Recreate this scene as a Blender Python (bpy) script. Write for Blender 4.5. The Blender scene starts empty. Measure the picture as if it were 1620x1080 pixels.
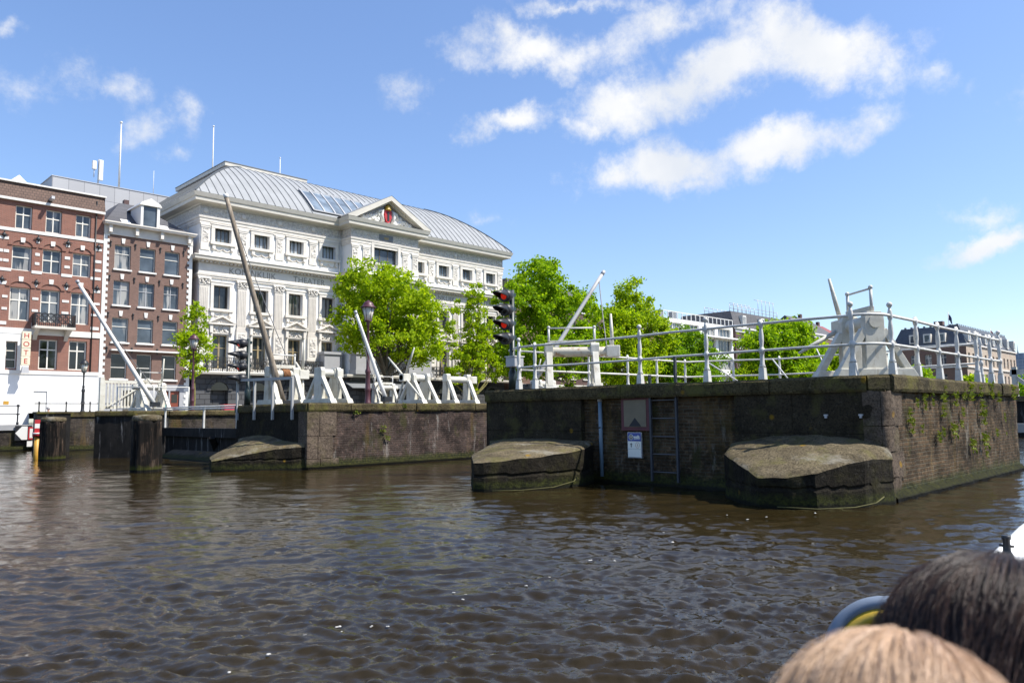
import bpy, math, random
import numpy as np
from mathutils import Vector, Matrix, noise as mnoise
random.seed(7); RNG = np.random.default_rng(7)
R_ = math.radians
SC = bpy.context.scene
COL = SC.collection

# ------------------------------------------------------------------ camera
# world: +x runs along the river, +y across it towards the theatre, water at z = 0
EYE = 1.6; FOC = 1210.0
_v1 = np.array([2030-810, -(641-540), -FOC]); _v1 = _v1/np.linalg.norm(_v1)
_v2 = np.array([-407-810, -(668-540), -FOC]); _v2 = _v2-_v1*_v1.dot(_v2); _v2 = _v2/np.linalg.norm(_v2)
RC = np.stack([_v1, _v2, np.cross(_v1, _v2)], 1)          # world -> camera
cam_d = bpy.data.cameras.new('camera'); cam = bpy.data.objects.new('camera', cam_d); COL.objects.link(cam)
cam.matrix_world = Matrix.Translation((0, 0, EYE)) @ Matrix(RC.T.tolist()).to_4x4()
cam_d.sensor_width = 36.0; cam_d.lens = FOC/1620*36.0
cam_d.clip_start = 0.05; cam_d.clip_end = 5000
cam_d.dof.use_dof = True; cam_d.dof.focus_distance = 26.0; cam_d.dof.aperture_fstop = 6.5
SC.camera = cam
def ray(px, py): return RC.T @ np.array([px-810, -(py-540), -FOC])
def _at(r, t): return Vector((r[0]*t, r[1]*t, EYE+r[2]*t))
def atz(px, py, z):
    r = ray(px, py); return _at(r, (z-EYE)/r[2])
def aty(px, py, y):
    r = ray(px, py); return _at(r, y/r[1])
def atx(px, py, x):
    r = ray(px, py); return _at(r, x/r[0])

# ------------------------------------------------------------------ render settings, light
SC.render.engine = 'CYCLES'
SC.cycles.use_denoising = True
SC.cycles.max_bounces = 6; SC.cycles.diffuse_bounces = 3; SC.cycles.glossy_bounces = 3
SC.cycles.transmission_bounces = 3; SC.cycles.transparent_max_bounces = 6
SC.cycles.caustics_reflective = False; SC.cycles.caustics_refractive = False
SC.view_settings.view_transform = 'Standard'; SC.view_settings.look = 'None'
SC.view_settings.exposure = 1.0; SC.view_settings.gamma = 1.0

SUN_EL, SUN_AZ = R_(54), R_(36)      # azimuth measured from -y towards +x
SDIR = Vector((math.cos(SUN_EL)*math.sin(SUN_AZ), -math.cos(SUN_EL)*math.cos(SUN_AZ), math.sin(SUN_EL)))
sl = bpy.data.lights.new('sun', 'SUN'); sun = bpy.data.objects.new('sun', sl); COL.objects.link(sun)
sl.energy = 3.9; sl.angle = R_(0.53); sl.color = (1.0, 0.95, 0.87)
sun.rotation_euler = SDIR.to_track_quat('Z', 'Y').to_euler(); sun.location = (20, -30, 60)

W = bpy.data.worlds.new('World'); SC.world = W; W.use_nodes = True
def build_world():
    nt = W.node_tree; nt.nodes.clear(); N = nt.nodes.new; L = nt.links.new
    out = N('ShaderNodeOutputWorld'); bg = N('ShaderNodeBackground'); L(bg.outputs[0], out.inputs[0])
    sky = N('ShaderNodeTexSky'); sky.sky_type = 'NISHITA'; sky.sun_disc = False
    sky.sun_elevation = SUN_EL
    sky.sun_rotation = math.atan2(SDIR.x, SDIR.y)
    sky.air_density = 1.0; sky.dust_density = 0.55; sky.ozone_density = 4.5; sky.altitude = 0
    hs = N('ShaderNodeHueSaturation'); hs.inputs['Saturation'].default_value = 1.17; hs.inputs['Hue'].default_value = .509; hs.inputs['Value'].default_value = 1.17
    gm = N('ShaderNodeGamma'); gm.inputs['Gamma'].default_value = .78; L(sky.outputs[0], gm.inputs['Color']); L(gm.outputs[0], hs.inputs['Color'])
    tc = N('ShaderNodeTexCoord'); D = tc.outputs['Generated']
    # cumulus: soft patches of the sky dome broken up by noise
    blobs = [(838, 68, 150, 46, 0, 1.0), (792, 190, 100, 30, 14, .9), (1100, 125, 205, 62, 14, 1.0), (955, 178, 70, 30, 10, .8),
             (1290, 78, 165, 66, -12, 1.1), (1060, 32, 130, 36, 10, .62), (1070, 262, 165, 56, 3, 1.05), (1235, 225, 175, 50, 14, 1.0),
             (985, 262, 80, 52, 0, .9), (1585, 385, 110, 32, 18, .95), (1545, 335, 75, 34, 0, .55), (30, 122, 120, 50, -10, .40),
             (150, 135, 60, 30, 0, .36), (5, 22, 48, 26, 10, .6), (222, 215, 50, 26, 20, .30), (290, 182, 26, 40, 0, .33),
             (285, 243, 46, 14, 10, .28), (635, 145, 38, 22, 0, .28), (1462, 118, 60, 45, 0, .4), (900, -4, 120, 16, 0, .6), (780, 352, 50, 16, 0, .3),
             (1750, 120, 180, 50, 10, .9), (1900, 330, 160, 50, 0, .8), (-250, 60, 170, 60, 0, .9), (-420, 260, 150, 40, 0, .8), (500, -420, 300, 80, 10, .9),
             (1500, -500, 380, 120, 0, .9), (0, -650, 300, 120, 20, .8)]
    field = None
    def math_(op, a, b=None, clamp=False):
        m = N('ShaderNodeMath'); m.operation = op; m.use_clamp = clamp
        for i, v in enumerate((a, b)):
            if v is None: continue
            if isinstance(v, (int, float)): m.inputs[i].default_value = v
            else: L(v, m.inputs[i])
        return m.outputs[0]
    # ragged edges: warp the direction by noise before measuring the patches
    nw = N('ShaderNodeTexNoise'); nw.inputs['Scale'].default_value = 7.0; nw.inputs['Detail'].default_value = 7; nw.inputs['Roughness'].default_value = .62
    L(D, nw.inputs['Vector'])
    sb = N('ShaderNodeVectorMath'); sb.operation = 'SUBTRACT'; sb.inputs[1].default_value = (.5, .5, .5); L(nw.outputs['Color'], sb.inputs[0])
    scl = N('ShaderNodeVectorMath'); scl.operation = 'SCALE'; scl.inputs['Scale'].default_value = .12; L(sb.outputs[0], scl.inputs[0])
    ad = N('ShaderNodeVectorMath'); ad.operation = 'ADD'; L(D, ad.inputs[0]); L(scl.outputs[0], ad.inputs[1])
    for (px, py, a, b, rot, s) in blobs:
        c = Vector(ray(px, py)).normalized()
        t1 = (Vector(ray(px+10*math.cos(R_(rot)), py-10*math.sin(R_(rot)))).normalized()-c).normalized()
        t2 = c.cross(t1).normalized()
        mp = N('ShaderNodeMapping'); mp.vector_type = 'TEXTURE'
        rot_m = Matrix((t1, t2, c)).transposed()
        mp.inputs['Location'].default_value = c
        mp.inputs['Rotation'].default_value = rot_m.to_euler()
        k = FOC*math.sqrt(1+((px-810)**2+(py-540)**2)/FOC**2)
        mp.inputs['Scale'].default_value = (a/k, b/k, .6)
        L(ad.outputs[0], mp.inputs['Vector'])
        ln = N('ShaderNodeVectorMath'); ln.operation = 'LENGTH'; L(mp.outputs[0], ln.inputs[0])
        v = math_('MULTIPLY', math_('SUBTRACT', 1.15, ln.outputs['Value']), s)
        field = v if field is None else math_('MAXIMUM', field, v)
    n2 = N('ShaderNodeTexNoise'); n2.inputs['Scale'].default_value = 12; n2.inputs['Detail'].default_value = 11; n2.inputs['Roughness'].default_value = .66
    L(D, n2.inputs['Vector'])
    f2 = math_('ADD', field, math_('MULTIPLY', math_('SUBTRACT', n2.outputs['Fac'], .5), 2.1))
    mr = N('ShaderNodeMapRange'); mr.interpolation_type = 'SMOOTHSTEP'; mr.inputs['From Min'].default_value = .10; mr.inputs['From Max'].default_value = .95
    mr.inputs['To Max'].default_value = .95
    L(f2, mr.inputs['Value'])
    # cloud body brightness: denser parts of the patch a little greyer below
    n3 = N('ShaderNodeTexNoise'); n3.inputs['Scale'].default_value = 9; n3.inputs['Detail'].default_value = 5; L(D, n3.inputs['Vector'])
    rp = N('ShaderNodeValToRGB'); rp.color_ramp.elements[0].position = .35; rp.color_ramp.elements[0].color = (3.2, 3.35, 3.6, 1)
    rp.color_ramp.elements[1].position = .62; rp.color_ramp.elements[1].color = (4.0, 4.0, 3.97, 1); L(n3.outputs['Fac'], rp.inputs['Fac'])
    mx = N('ShaderNodeMix'); mx.data_type = 'RGBA'; L(mr.outputs[0], mx.inputs['Factor']); L(hs.outputs[0], mx.inputs['A']); L(rp.outputs[0], mx.inputs['B'])
    L(mx.outputs['Result'], bg.inputs['Color']); bg.inputs['Strength'].default_value = 0.13
build_world()

# ------------------------------------------------------------------ materials
class NT:
    def __init__(s, name):
        s.m = bpy.data.materials.new(name); s.m.use_nodes = True; s.t = s.m.node_tree
        s.b = s.t.nodes['Principled BSDF']
    def n(s, typ, **kw):
        nd = s.t.nodes.new(typ)
        for k, v in kw.items():
            if k.startswith('i_'):
                nd.inputs[k[2:].replace('_', ' ')].default_value = v
            else: setattr(nd, k, v)
        return nd
    def l(s, a, b): s.t.links.new(a, b)
    def setb(s, **kw):
        for k, v in kw.items(): s.b.inputs[k.replace('_', ' ')].default_value = v
    def pos(s):
        return s.n('ShaderNodeNewGeometry').outputs['Position']
    def noise(s, scale, detail=5, rough=.6, vec=None, stretch=None):
        nd = s.n('ShaderNodeTexNoise'); nd.inputs['Scale'].default_value = scale; nd.inputs['Detail'].default_value = detail; nd.inputs['Roughness'].default_value = rough
        v = vec if vec is not None else s.pos()
        if stretch:
            mp = s.n('ShaderNodeMapping'); mp.inputs['Scale'].default_value = stretch; s.l(v, mp.inputs['Vector']); v = mp.outputs[0]
        s.l(v, nd.inputs['Vector']); return nd.outputs['Fac']
    def ramp(s, f, stops):
        r = s.n('ShaderNodeValToRGB'); e = r.color_ramp.elements
        while len(e) < len(stops): e.new(.5)
        for i, (p, c) in enumerate(stops):
            e[i].position = p; e[i].color = c if len(c) == 4 else (*c, 1)
        s.l(f, r.inputs['Fac']); return r.outputs['Color']
    def val(s, f, a, b, lo=0, hi=1, smooth=True):
        m = s.n('ShaderNodeMapRange'); m.interpolation_type = 'SMOOTHSTEP' if smooth else 'LINEAR'
        for k, v in (('From Min', a), ('From Max', b), ('To Min', lo), ('To Max', hi)): m.inputs[k].default_value = v
        s.l(f, m.inputs['Value']); return m.outputs[0]
    def mix(s, f, a, b, mode='MIX'):
        m = s.n('ShaderNodeMix', data_type='RGBA', blend_type=mode)
        for k, v in (('Factor', f), ('A', a), ('B', b)):
            if isinstance(v, (int, float)): m.inputs[k].default_value = v
            elif isinstance(v, tuple): m.inputs[k].default_value = v if len(v) == 4 else (*v, 1)
            else: s.l(v, m.inputs[k])
        return m.outputs['Result']
    def math(s, op, a, b=0.0):
        m = s.n('ShaderNodeMath', operation=op)
        for i, v in enumerate((a, b)):
            if isinstance(v, (int, float)): m.inputs[i].default_value = v
            else: s.l(v, m.inputs[i])
        return m.outputs[0]
    def z(s):
        x = s.n('ShaderNodeSeparateXYZ'); s.l(s.pos(), x.inputs[0]); return x.outputs['Z']
    def wallvec(s):
        # (along-the-wall, height) coordinates for any upright wall facing x or y
        g = s.n('ShaderNodeNewGeometry'); sn = s.n('ShaderNodeSeparateXYZ'); s.l(g.outputs['True Normal'], sn.inputs[0])
        sp = s.n('ShaderNodeSeparateXYZ'); s.l(g.outputs['Position'], sp.inputs[0])
        st = s.math('GREATER_THAN', s.math('ABSOLUTE', sn.outputs['Y']), .7)
        mm = s.n('ShaderNodeMix', data_type='FLOAT'); s.l(st, mm.inputs['Factor']); s.l(sp.outputs['Y'], mm.inputs['A']); s.l(sp.outputs['X'], mm.inputs['B'])
        c = s.n('ShaderNodeCombineXYZ'); s.l(mm.outputs['Result'], c.inputs['X']); s.l(sp.outputs['Z'], c.inputs['Y']); return c.outputs[0]
    def bump(s, h, strength=.4, dist=.02):
        b = s.n('ShaderNodeBump'); b.inputs['Strength'].default_value = strength; b.inputs['Distance'].default_value = dist
        s.l(h, b.inputs['Height']); s.l(b.outputs[0], s.b.inputs['Normal']); return b
    def base(s, c):
        if isinstance(c, tuple): s.b.inputs['Base Color'].default_value = (*c, 1)
        else: s.l(c, s.b.inputs['Base Color'])

def plain(name, col, rough=.6, vary=.18, scale=3.0, bump=0.0, metal=0.0, spec=.5):
    """painted / weathered surface: base colour with soft blotches"""
    t = NT(name); f = t.noise(scale, 6, .65)
    lo = tuple(c*(1-vary) for c in col); hi = tuple(min(1, c*(1+vary*.6)) for c in col)
    t.base(t.ramp(f, [(.3, lo), (.7, hi)])); t.setb(Roughness=rough, Metallic=metal); t.b.inputs['Specular IOR Level'].default_value = spec
    if bump: t.bump(t.noise(scale*8, 6), bump, .01)
    return t.m

def brick(name, c1, c2, mortar, scale=1.0, bw=.22, bh=.065, ms=.012, dirt=None, dirt_amt=.5):
    t = NT(name); v = t.wallvec()
    b = t.n('ShaderNodeTexBrick'); b.inputs['Color1'].default_value = (*c1, 1); b.inputs['Color2'].default_value = (*c2, 1); b.inputs['Mortar'].default_value = (*mortar, 1)
    b.inputs['Scale'].default_value = 1.0; b.inputs['Brick Width'].default_value = bw*scale; b.inputs['Row Height'].default_value = bh*scale
    b.inputs['Mortar Size'].default_value = ms*scale; b.inputs['Mortar Smooth'].default_value = .3; b.inputs['Bias'].default_value = 0
    t.l(v, b.inputs['Vector'])
    c = t.mix(.55, b.outputs['Color'], t.ramp(t.noise(1.3, 7, .7), [(.3, tuple(x*.6 for x in c1)), (.7, tuple(min(1, x*1.3) for x in c2))]), 'MIX') if dirt is None else b.outputs['Color']
    if dirt is None:
        c = t.mix(.3, b.outputs['Color'], c)
    else:
        f = t.val(t.noise(.8, 8, .7), .42, .62, 0, dirt_amt); c = t.mix(f, c, dirt)
    t.base(c); t.setb(Roughness=.85); t.bump(b.outputs['Fac'], .5, -.01)
    return t, c

def lock_wall(name, c1, c2, mortar, stain, moss_top=.25):
    """old quay brick: salt streaks, moss at the water line, soot"""
    t = NT(name); v = t.wallvec()
    nv = t.noise(3.0, 3); 
    b = t.n('ShaderNodeTexBrick'); b.inputs['Color1'].default_value = (*c1, 1); b.inputs['Color2'].default_value = (*c2, 1); b.inputs['Mortar'].default_value = (*mortar, 1)
    b.inputs['Scale'].default_value = 1; b.inputs['Brick Width'].default_value = .24; b.inputs['Row Height'].default_value = .072; b.inputs['Mortar Size'].default_value = .011; b.inputs['Mortar Smooth'].default_value = .4
    wob = t.n('ShaderNodeVectorMath', operation='MULTIPLY_ADD'); cw = t.n('ShaderNodeCombineXYZ'); t.l(t.math('SUBTRACT', nv, .5), cw.inputs['Y']); t.l(cw.outputs[0], wob.inputs[0]); wob.inputs[1].default_value = (.05, .05, .05); t.l(v, wob.inputs[2])
    t.l(wob.outputs[0], b.inputs['Vector'])
    c = b.outputs['Color']
    # per-brick and larger blotches
    c = t.mix(t.val(t.noise(1.1, 8, .75), .40, .62, 0, .85), c, tuple(x*.30 for x in c1))
    c = t.mix(t.val(t.noise(7, 7, .75), .52, .68, 0, .6), c, tuple(min(1, x*2.0) for x in c2))
    # salt streaks running down
    c = t.mix(t.val(t.noise(1.0, 9, .72, stretch=(2.6, 2.6, .6)), .555, .70, 0, .7), c, stain)
    # rust / ochre runs
    c = t.mix(t.val(t.noise(1.0, 6, .6, stretch=(1.5, 1.5, .22)), .56, .66, 0, .4), c, (.14, .088, .024))
    c = t.mix(t.val(t.noise(1.7, 7, .7, stretch=(1, 1, .5)), .53, .66, 0, .55), c, (.050, .050, .014))
    z = t.z(); zz = t.math('ADD', z, t.math('MULTIPLY', t.noise(3.5, 6, .7), .35))
    c = t.mix(t.val(zz, moss_top+.28, moss_top+.10, 0, .92), c, t.ramp(t.noise(14, 5), [(.35, (.012, .014, .006)), (.65, (.055, .06, .012))]))
    c = t.mix(t.val(z, .10, .04, 0, .9), c, (.008, .008, .006))
    t.base(c); t.b.inputs['Specular IOR Level'].default_value = .18; t.l(t.val(zz, .2, .55, .45, .9), t.b.inputs['Roughness'])
    h = t.math('ADD', t.math('MULTIPLY', b.outputs['Fac'], -.6), t.math('MULTIPLY', t.noise(12, 8, .7), 1.1)); t.bump(h, .7, .03)
    return t.m

def quay_stone(name, col, dark, lichen=.5, moss=True):
    """weathered natural stone with lichen and moss"""
    t = NT(name)
    c = t.ramp(t.noise(1.6, 9, .72), [(.3, dark), (.52, col), (.75, tuple(min(1, x*1.45) for x in col))])
    c = t.mix(t.val(t.noise(26, 7, .75), .46, .62, 0, .75), c, tuple(x*.55 for x in dark)); c = t.mix(t.val(t.noise(11, 8, .75), .56, .66, 0, .5), c, tuple(min(1, x*1.9+.03) for x in col))
    if lichen:
        c = t.mix(t.val(t.noise(2.2, 7, .6), .5, .66, 0, lichen), c, (.115, .105, .03))
        vn = t.n('ShaderNodeTexVoronoi'); vn.inputs['Scale'].default_value = 2.1; t.l(t.pos(), vn.inputs['Vector'])
        spot = t.math('MULTIPLY', t.val(vn.outputs['Distance'], .17, .08, 0, 1), t.val(t.noise(.9, 3), .52, .6, 0, 1))
        c = t.mix(t.math('MULTIPLY', spot, .8), c, (.26, .15, .012))
    if moss:
        z = t.z(); zz = t.math('ADD', z, t.math('MULTIPLY', t.noise(4, 6, .7), .3))
        c = t.mix(t.val(zz, .42, .26, 0, .9), c, t.ramp(t.noise(15, 5), [(.35, (.010, .012, .006)), (.65, (.05, .055, .012))]))
        c = t.mix(t.val(z, .09, .03, 0, .9), c, (.008, .008, .006))
    if name == 'apron_stone': c = t.mix(t.val(t.noise(1.5, 8, .7, stretch=(1, .6, 1)), .53, .66, 0, .6), c, (.27, .25, .20))
    t.base(c); t.setb(Roughness=.88); t.b.inputs['Specular IOR Level'].default_value = .15; t.bump(t.noise(9, 10, .72), .9, .045)
    return t.m

def glass(name, col=(.03, .04, .05), rough=.04, curtain=None):
    t = NT(name)
    oi = t.n('ShaderNodeObjectInfo')
    c = t.ramp(t.noise(.7, 3), [(.3, tuple(x*.5 for x in col)), (.7, tuple(x*1.6 for x in col))])
    if curtain:
        f = t.math('MULTIPLY', t.val(t.noise(2.2, 2, stretch=(1, 1, .15)), .48, .56, 0, 1), t.val(oi.outputs['Random'], .35, .6, 0, .8))
        c = t.mix(f, c, curtain)
    t.base(c); t.setb(Roughness=rough, IOR=1.5); t.bump(t.noise(1.1, 2), .12, .02)
    return t.m

M = {}
def stucco():
    t = NT('white_stucco'); c = t.ramp(t.noise(.7, 7, .65), [(.35, (.75, .745, .72)), (.65, (.83, .825, .80))])
    c = t.mix(t.val(t.noise(1.0, 7, .7, stretch=(2.2, 2.2, .22)), .55, .72, 0, .35), c, (.50, .48, .44)); t.base(c); t.setb(Roughness=.85); return t.m
M['white_wall'] = stucco()
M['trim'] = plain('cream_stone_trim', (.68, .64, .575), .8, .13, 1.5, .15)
M['trim_dark'] = plain('darker_stone_trim', (.60, .56, .50), .8, .12, 1.5, .15)  # slightly darker tone of the cream trim
def relief_mat():
    t = NT('carved_relief'); v = t.n('ShaderNodeTexVoronoi'); v.inputs['Scale'].default_value = 3.6; t.l(t.pos(), v.inputs['Vector'])
    t.base(t.ramp(t.noise(5, 6), [(.35, (.46, .43, .385)), (.65, (.66, .625, .565))])); t.setb(Roughness=.85)
    h = t.math('ADD', t.math('MULTIPLY', v.outputs['Distance'], 1.2), t.noise(5, 5)); t.bump(h, .8, .12); return t.m
M['relief'] = relief_mat()
M['gf_stone'] = None
def gf():
    t = NT('dark_rusticated_stone'); v = t.wallvec(); b = t.n('ShaderNodeTexBrick')
    for k, c in (('Color1', (.05, .052, .056)), ('Color2', (.085, .086, .09)), ('Mortar', (.018, .018, .02))): b.inputs[k].default_value = (*c, 1)
    b.inputs['Scale'].default_value = 1; b.inputs['Brick Width'].default_value = .95; b.inputs['Row Height'].default_value = .45; b.inputs['Mortar Size'].default_value = .03
    t.l(v, b.inputs['Vector']); t.base(b.outputs['Color']); t.setb(Roughness=.75); t.bump(b.outputs['Fac'], .8, -.04); return t.m
M['gf_stone'] = gf()
M['pedestal'] = plain('grey_pedestal_paint', (.34, .345, .36), .7, .08, 1)
M['zinc'] = plain('zinc_roof', (.285, .295, .30), .6, .14, .5, 0, 0, .25)
M['seam'] = plain('zinc_seam', (.10, .11, .118), .6, .1, .5, 0, 0)
M['gutter'] = plain('gutter_paint', (.58, .55, .48), .6, .1, 1)
M['lead'] = plain('lead_flashing', (.17, .18, .19), .55, .15, 1)
M['redwall'] = plain('dark_red_boards', (.22, .05, .045), .7, .2, 4)
M['glass'] = glass('window_glass', (.060, .076, .092), .04, (.40, .39, .36)); M['glass_light'] = glass('curtained_glass', (.15, .18, .20), .08, (.42, .44, .45)); M['glass_low'] = glass('lower_window_glass', (.030, .036, .040), .03, (.26, .25, .22))
M['glass_sky'] = glass('skylight_glass', (.15, .185, .22), .15)
M['glass_dark'] = glass('dark_window_glass', (.012, .014, .016), .05)
M['frame_dark'] = plain('dark_window_frame', (.10, .085, .065), .5, .1, 2)
M['frame_white'] = plain('cream_window_frame', (.74, .71, .63), .5, .06, 2)
M['frame_tan'] = plain('ochre_door_frame', (.36, .28, .15), .5, .1, 2)
M['blackiron'] = plain('black_iron', (.016, .017, .019), .45, .2, 6)
M['greeniron'] = plain('dark_green_iron', (.012, .026, .026), .4, .2, 6)
M['maroon'] = plain('maroon_lamp_paint', (.075, .022, .030), .45, .2, 6)
M['gold'] = plain('gold_paint', (.55, .36, .06), .4, .2, 6)
M['red'] = plain('red_paint', (.42, .02, .025), .5, .15, 6)
M['brickred'] = brick('hotel_brick', (.185, .066, .044), (.26, .100, .064), (.27, .20, .165), bw=.22, bh=.075, ms=.012)[0].m
M['brickbrown'] = brick('brown_brick', (.135, .073, .056), (.19, .105, .080), (.20, .155, .13), bw=.22, bh=.075, ms=.012)[0].m
M['brickdark'] = brick('dark_purple_brick', (.085, .048, .045), (.12, .065, .06), (.12, .10, .095), bw=.21, bh=.066, ms=.008)[0].m
M['tile_dark'] = brick('dark_roof_tiles', (.115, .072, .055), (.15, .095, .072), (.04, .03, .026), bw=.24, bh=.22, ms=.02)[0].m
M['slate'] = brick('slate_roof', (.075, .075, .082), (.11, .11, .118), (.04, .04, .045), bw=.25, bh=.18, ms=.012)[0].m
M['panel'] = plain('grey_metal_panel', (.42, .42, .425), .5, .05, .4, 0, .25)
M['white_paint'] = plain('white_paint', (.70, .69, .65), .55, .07, 1.2)
M['wood_grey'] = None
def white_timber():
    t = NT('old_white_painted_timber'); f = t.noise(2.6, 8, .7)
    c = t.ramp(f, [(.25, (.40, .375, .29)), (.55, (.585, .565, .485)), (.8, (.66, .64, .57))])
    c = t.mix(t.val(t.noise(1.0, 8, .75, stretch=(7, 7, 1.4)), .54, .66, 0, .6), c, (.27, .215, .13))
    c = t.mix(t.val(t.noise(6, 7, .75), .61, .69, 0, .75), c, (.22, .115, .045))
    t.base(c); t.setb(Roughness=.6); t.bump(t.noise(22, 6), .18, .01); return t.m
M['wtimber'] = white_timber()
def rail_mat():
    t = NT('white_painted_iron'); c = t.ramp(t.noise(5, 8, .7), [(.28, (.42, .41, .36)), (.6, (.60, .59, .55)), (.8, (.66, .65, .61))])
    c = t.mix(t.val(t.noise(11, 7, .75), .58, .68, 0, .7), c, (.22, .15, .09))
    t.base(c); t.setb(Roughness=.5); t.bump(t.noise(30, 5), .12, .005); return t.m
M['rail'] = rail_mat()
def rusty():
    t = NT('rusty_white_paint'); c = t.mix(t.val(t.noise(4.5, 8, .72), .50, .62, 0, .9), (.52, .48, .38), t.ramp(t.noise(13, 6), [(.35, (.16, .06, .018)), (.65, (.36, .19, .07))])); t.base(c); t.setb(Roughness=.65); return t.m
M['rusty'] = rusty()
def spar():
    t = NT('weathered_spar'); c = t.ramp(t.noise(1.0, 9, .75, stretch=(9, 9, 1.6)), [(.3, (.075, .06, .045)), (.52, (.20, .16, .115)), (.7, (.40, .35, .28))])
    t.base(c); t.setb(Roughness=.8); t.bump(t.noise(12, 8), .4, .01); return t.m
M['spar'] = spar()
M['greyspar'] = plain('grey_painted_spar', (.36, .36, .35), .6, .12, 2)
M['rope'] = plain('old_rope', (.24, .105, .04), .9, .3, 20, .4)
M['wire'] = plain('steel_wire', (.16, .16, .16), .5, .1, 5)
M['pierA_wall'] = lock_wall('pier_brick_near', (.046, .030, .016), (.110, .070, .038), (.10, .086, .060), (.27, .25, .21))
M['pierB_wall'] = lock_wall('pier_brick_far', (.045, .031, .026), (.085, .057, .046), (.085, .07, .06), (.33, .31, .28))
M['quay_wall'] = lock_wall('quay_brick', (.036, .029, .024), (.065, .052, .042), (.075, .065, .055), (.22, .21, .20))
M['coping'] = quay_stone('coping_stone', (.090, .071, .034), (.020, .017, .009), .8)
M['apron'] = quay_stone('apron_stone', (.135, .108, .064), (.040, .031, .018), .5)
M['apron_side_shade'] = quay_stone('apron_block_shade', (.019, .0155, .010), (.007, .0058, .0042), .16)  # stone for shaded faces, their shade darkened into the base colours
M['face_stone'] = quay_stone('dressed_face_stone', (.046, .036, .022), (.016, .013, .0085), .35)
M['blocks'] = quay_stone('corner_blocks', (.125, .095, .070), (.045, .033, .025), .2)
M['paving'] = plain('street_paving', (.20, .18, .16), .9, .2, 2, .2)
def dolphin_wood():
    t = NT('rotten_timber'); v = t.noise(1.0, 9, .78, stretch=(9, 9, .7))
    c = t.ramp(v, [(.40, (.004, .0035, .003)), (.50, (.014, .011, .009)), (.57, (.07, .048, .033)), (.68, (.19, .15, .115))])
    c = t.mix(t.val(t.noise(2.4, 6), .46, .56, 0, .9), c, (.010, .009, .008))
    z = t.z(); zz = t.math('ADD', z, t.math('MULTIPLY', t.noise(6, 5), .25))
    c = t.mix(t.val(zz, .36, .22, 0, .9), c, (.055, .06, .012))
    c = t.mix(t.val(z, .10, .05), c, (.01, .01, .008))
    t.base(c); t.setb(Roughness=.85); t.b.inputs['Specular IOR Level'].default_value = .15; t.bump(t.noise(1.0, 9, .75, stretch=(14, 14, .8)), 1.0, .09); return t.m
M['dolphin'] = dolphin_wood()
def tar_mat():
    t = NT('tarred_timber'); c = t.ramp(t.noise(2.2, 8, .75, stretch=(1, 1, .5)), [(.35, (.006, .006, .006)), (.65, (.022, .020, .018))])
    c = t.mix(t.val(t.noise(1.0, 9, .75, stretch=(5, 5, .45)), .55, .66, 0, .7), c, (.26, .25, .24)); t.base(c); t.setb(Roughness=.75); t.b.inputs['Specular IOR Level'].default_value = .15; t.bump(t.noise(9, 7), .4, .02); return t.m
M['tar'] = tar_mat()
M['bark'] = plain('tree_bark', (.085, .070, .045), .95, .35, 6, .6)
M['bark_green'] = plain('mossy_bark', (.17, .15, .045), .95, .35, 6, .5)
M['asphalt'] = plain('asphalt', (.06, .06, .062), .9, .2, 2)
def leaf(name, c1, c2, tr=.45):
    t = NT(name); g = t.n('ShaderNodeNewGeometry'); oi = t.n('ShaderNodeObjectInfo')
    f = t.math('ADD', t.math('MULTIPLY', g.outputs['Random Per Island'], .55), t.math('MULTIPLY', t.noise(.9, 3), .5))
    c = t.ramp(f, [(.25, c1), (.75, c2)])
    t.base(c); t.setb(Roughness=.55); t.b.inputs['Specular IOR Level'].default_value = .12
    trn = t.n('ShaderNodeBsdfTranslucent'); t.l(t.mix(1.0, c, (1.0, 1.0, .35), 'MULTIPLY'), trn.inputs['Color'])
    mx = t.n('ShaderNodeMixShader'); mx.inputs[0].default_value = tr; t.l(t.b.outputs[0], mx.inputs[1]); t.l(trn.outputs[0], mx.inputs[2])
    t.l(mx.outputs[0], t.t.nodes['Material Output'].inputs['Surface']); return t.m
M['leaf_bright'] = leaf('spring_leaves', (.20, .34, .008), (.47, .60, .020), .58)
M['leaf_mid'] = leaf('fresh_leaves', (.15, .31, .008), (.37, .53, .018), .58)
M['leaf_deep'] = leaf('darker_leaves', (.11, .25, .012), (.27, .43, .020), .56)
M['fern'] = leaf('wall_fern', (.09, .14, .015), (.24, .28, .04), .3)

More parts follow.
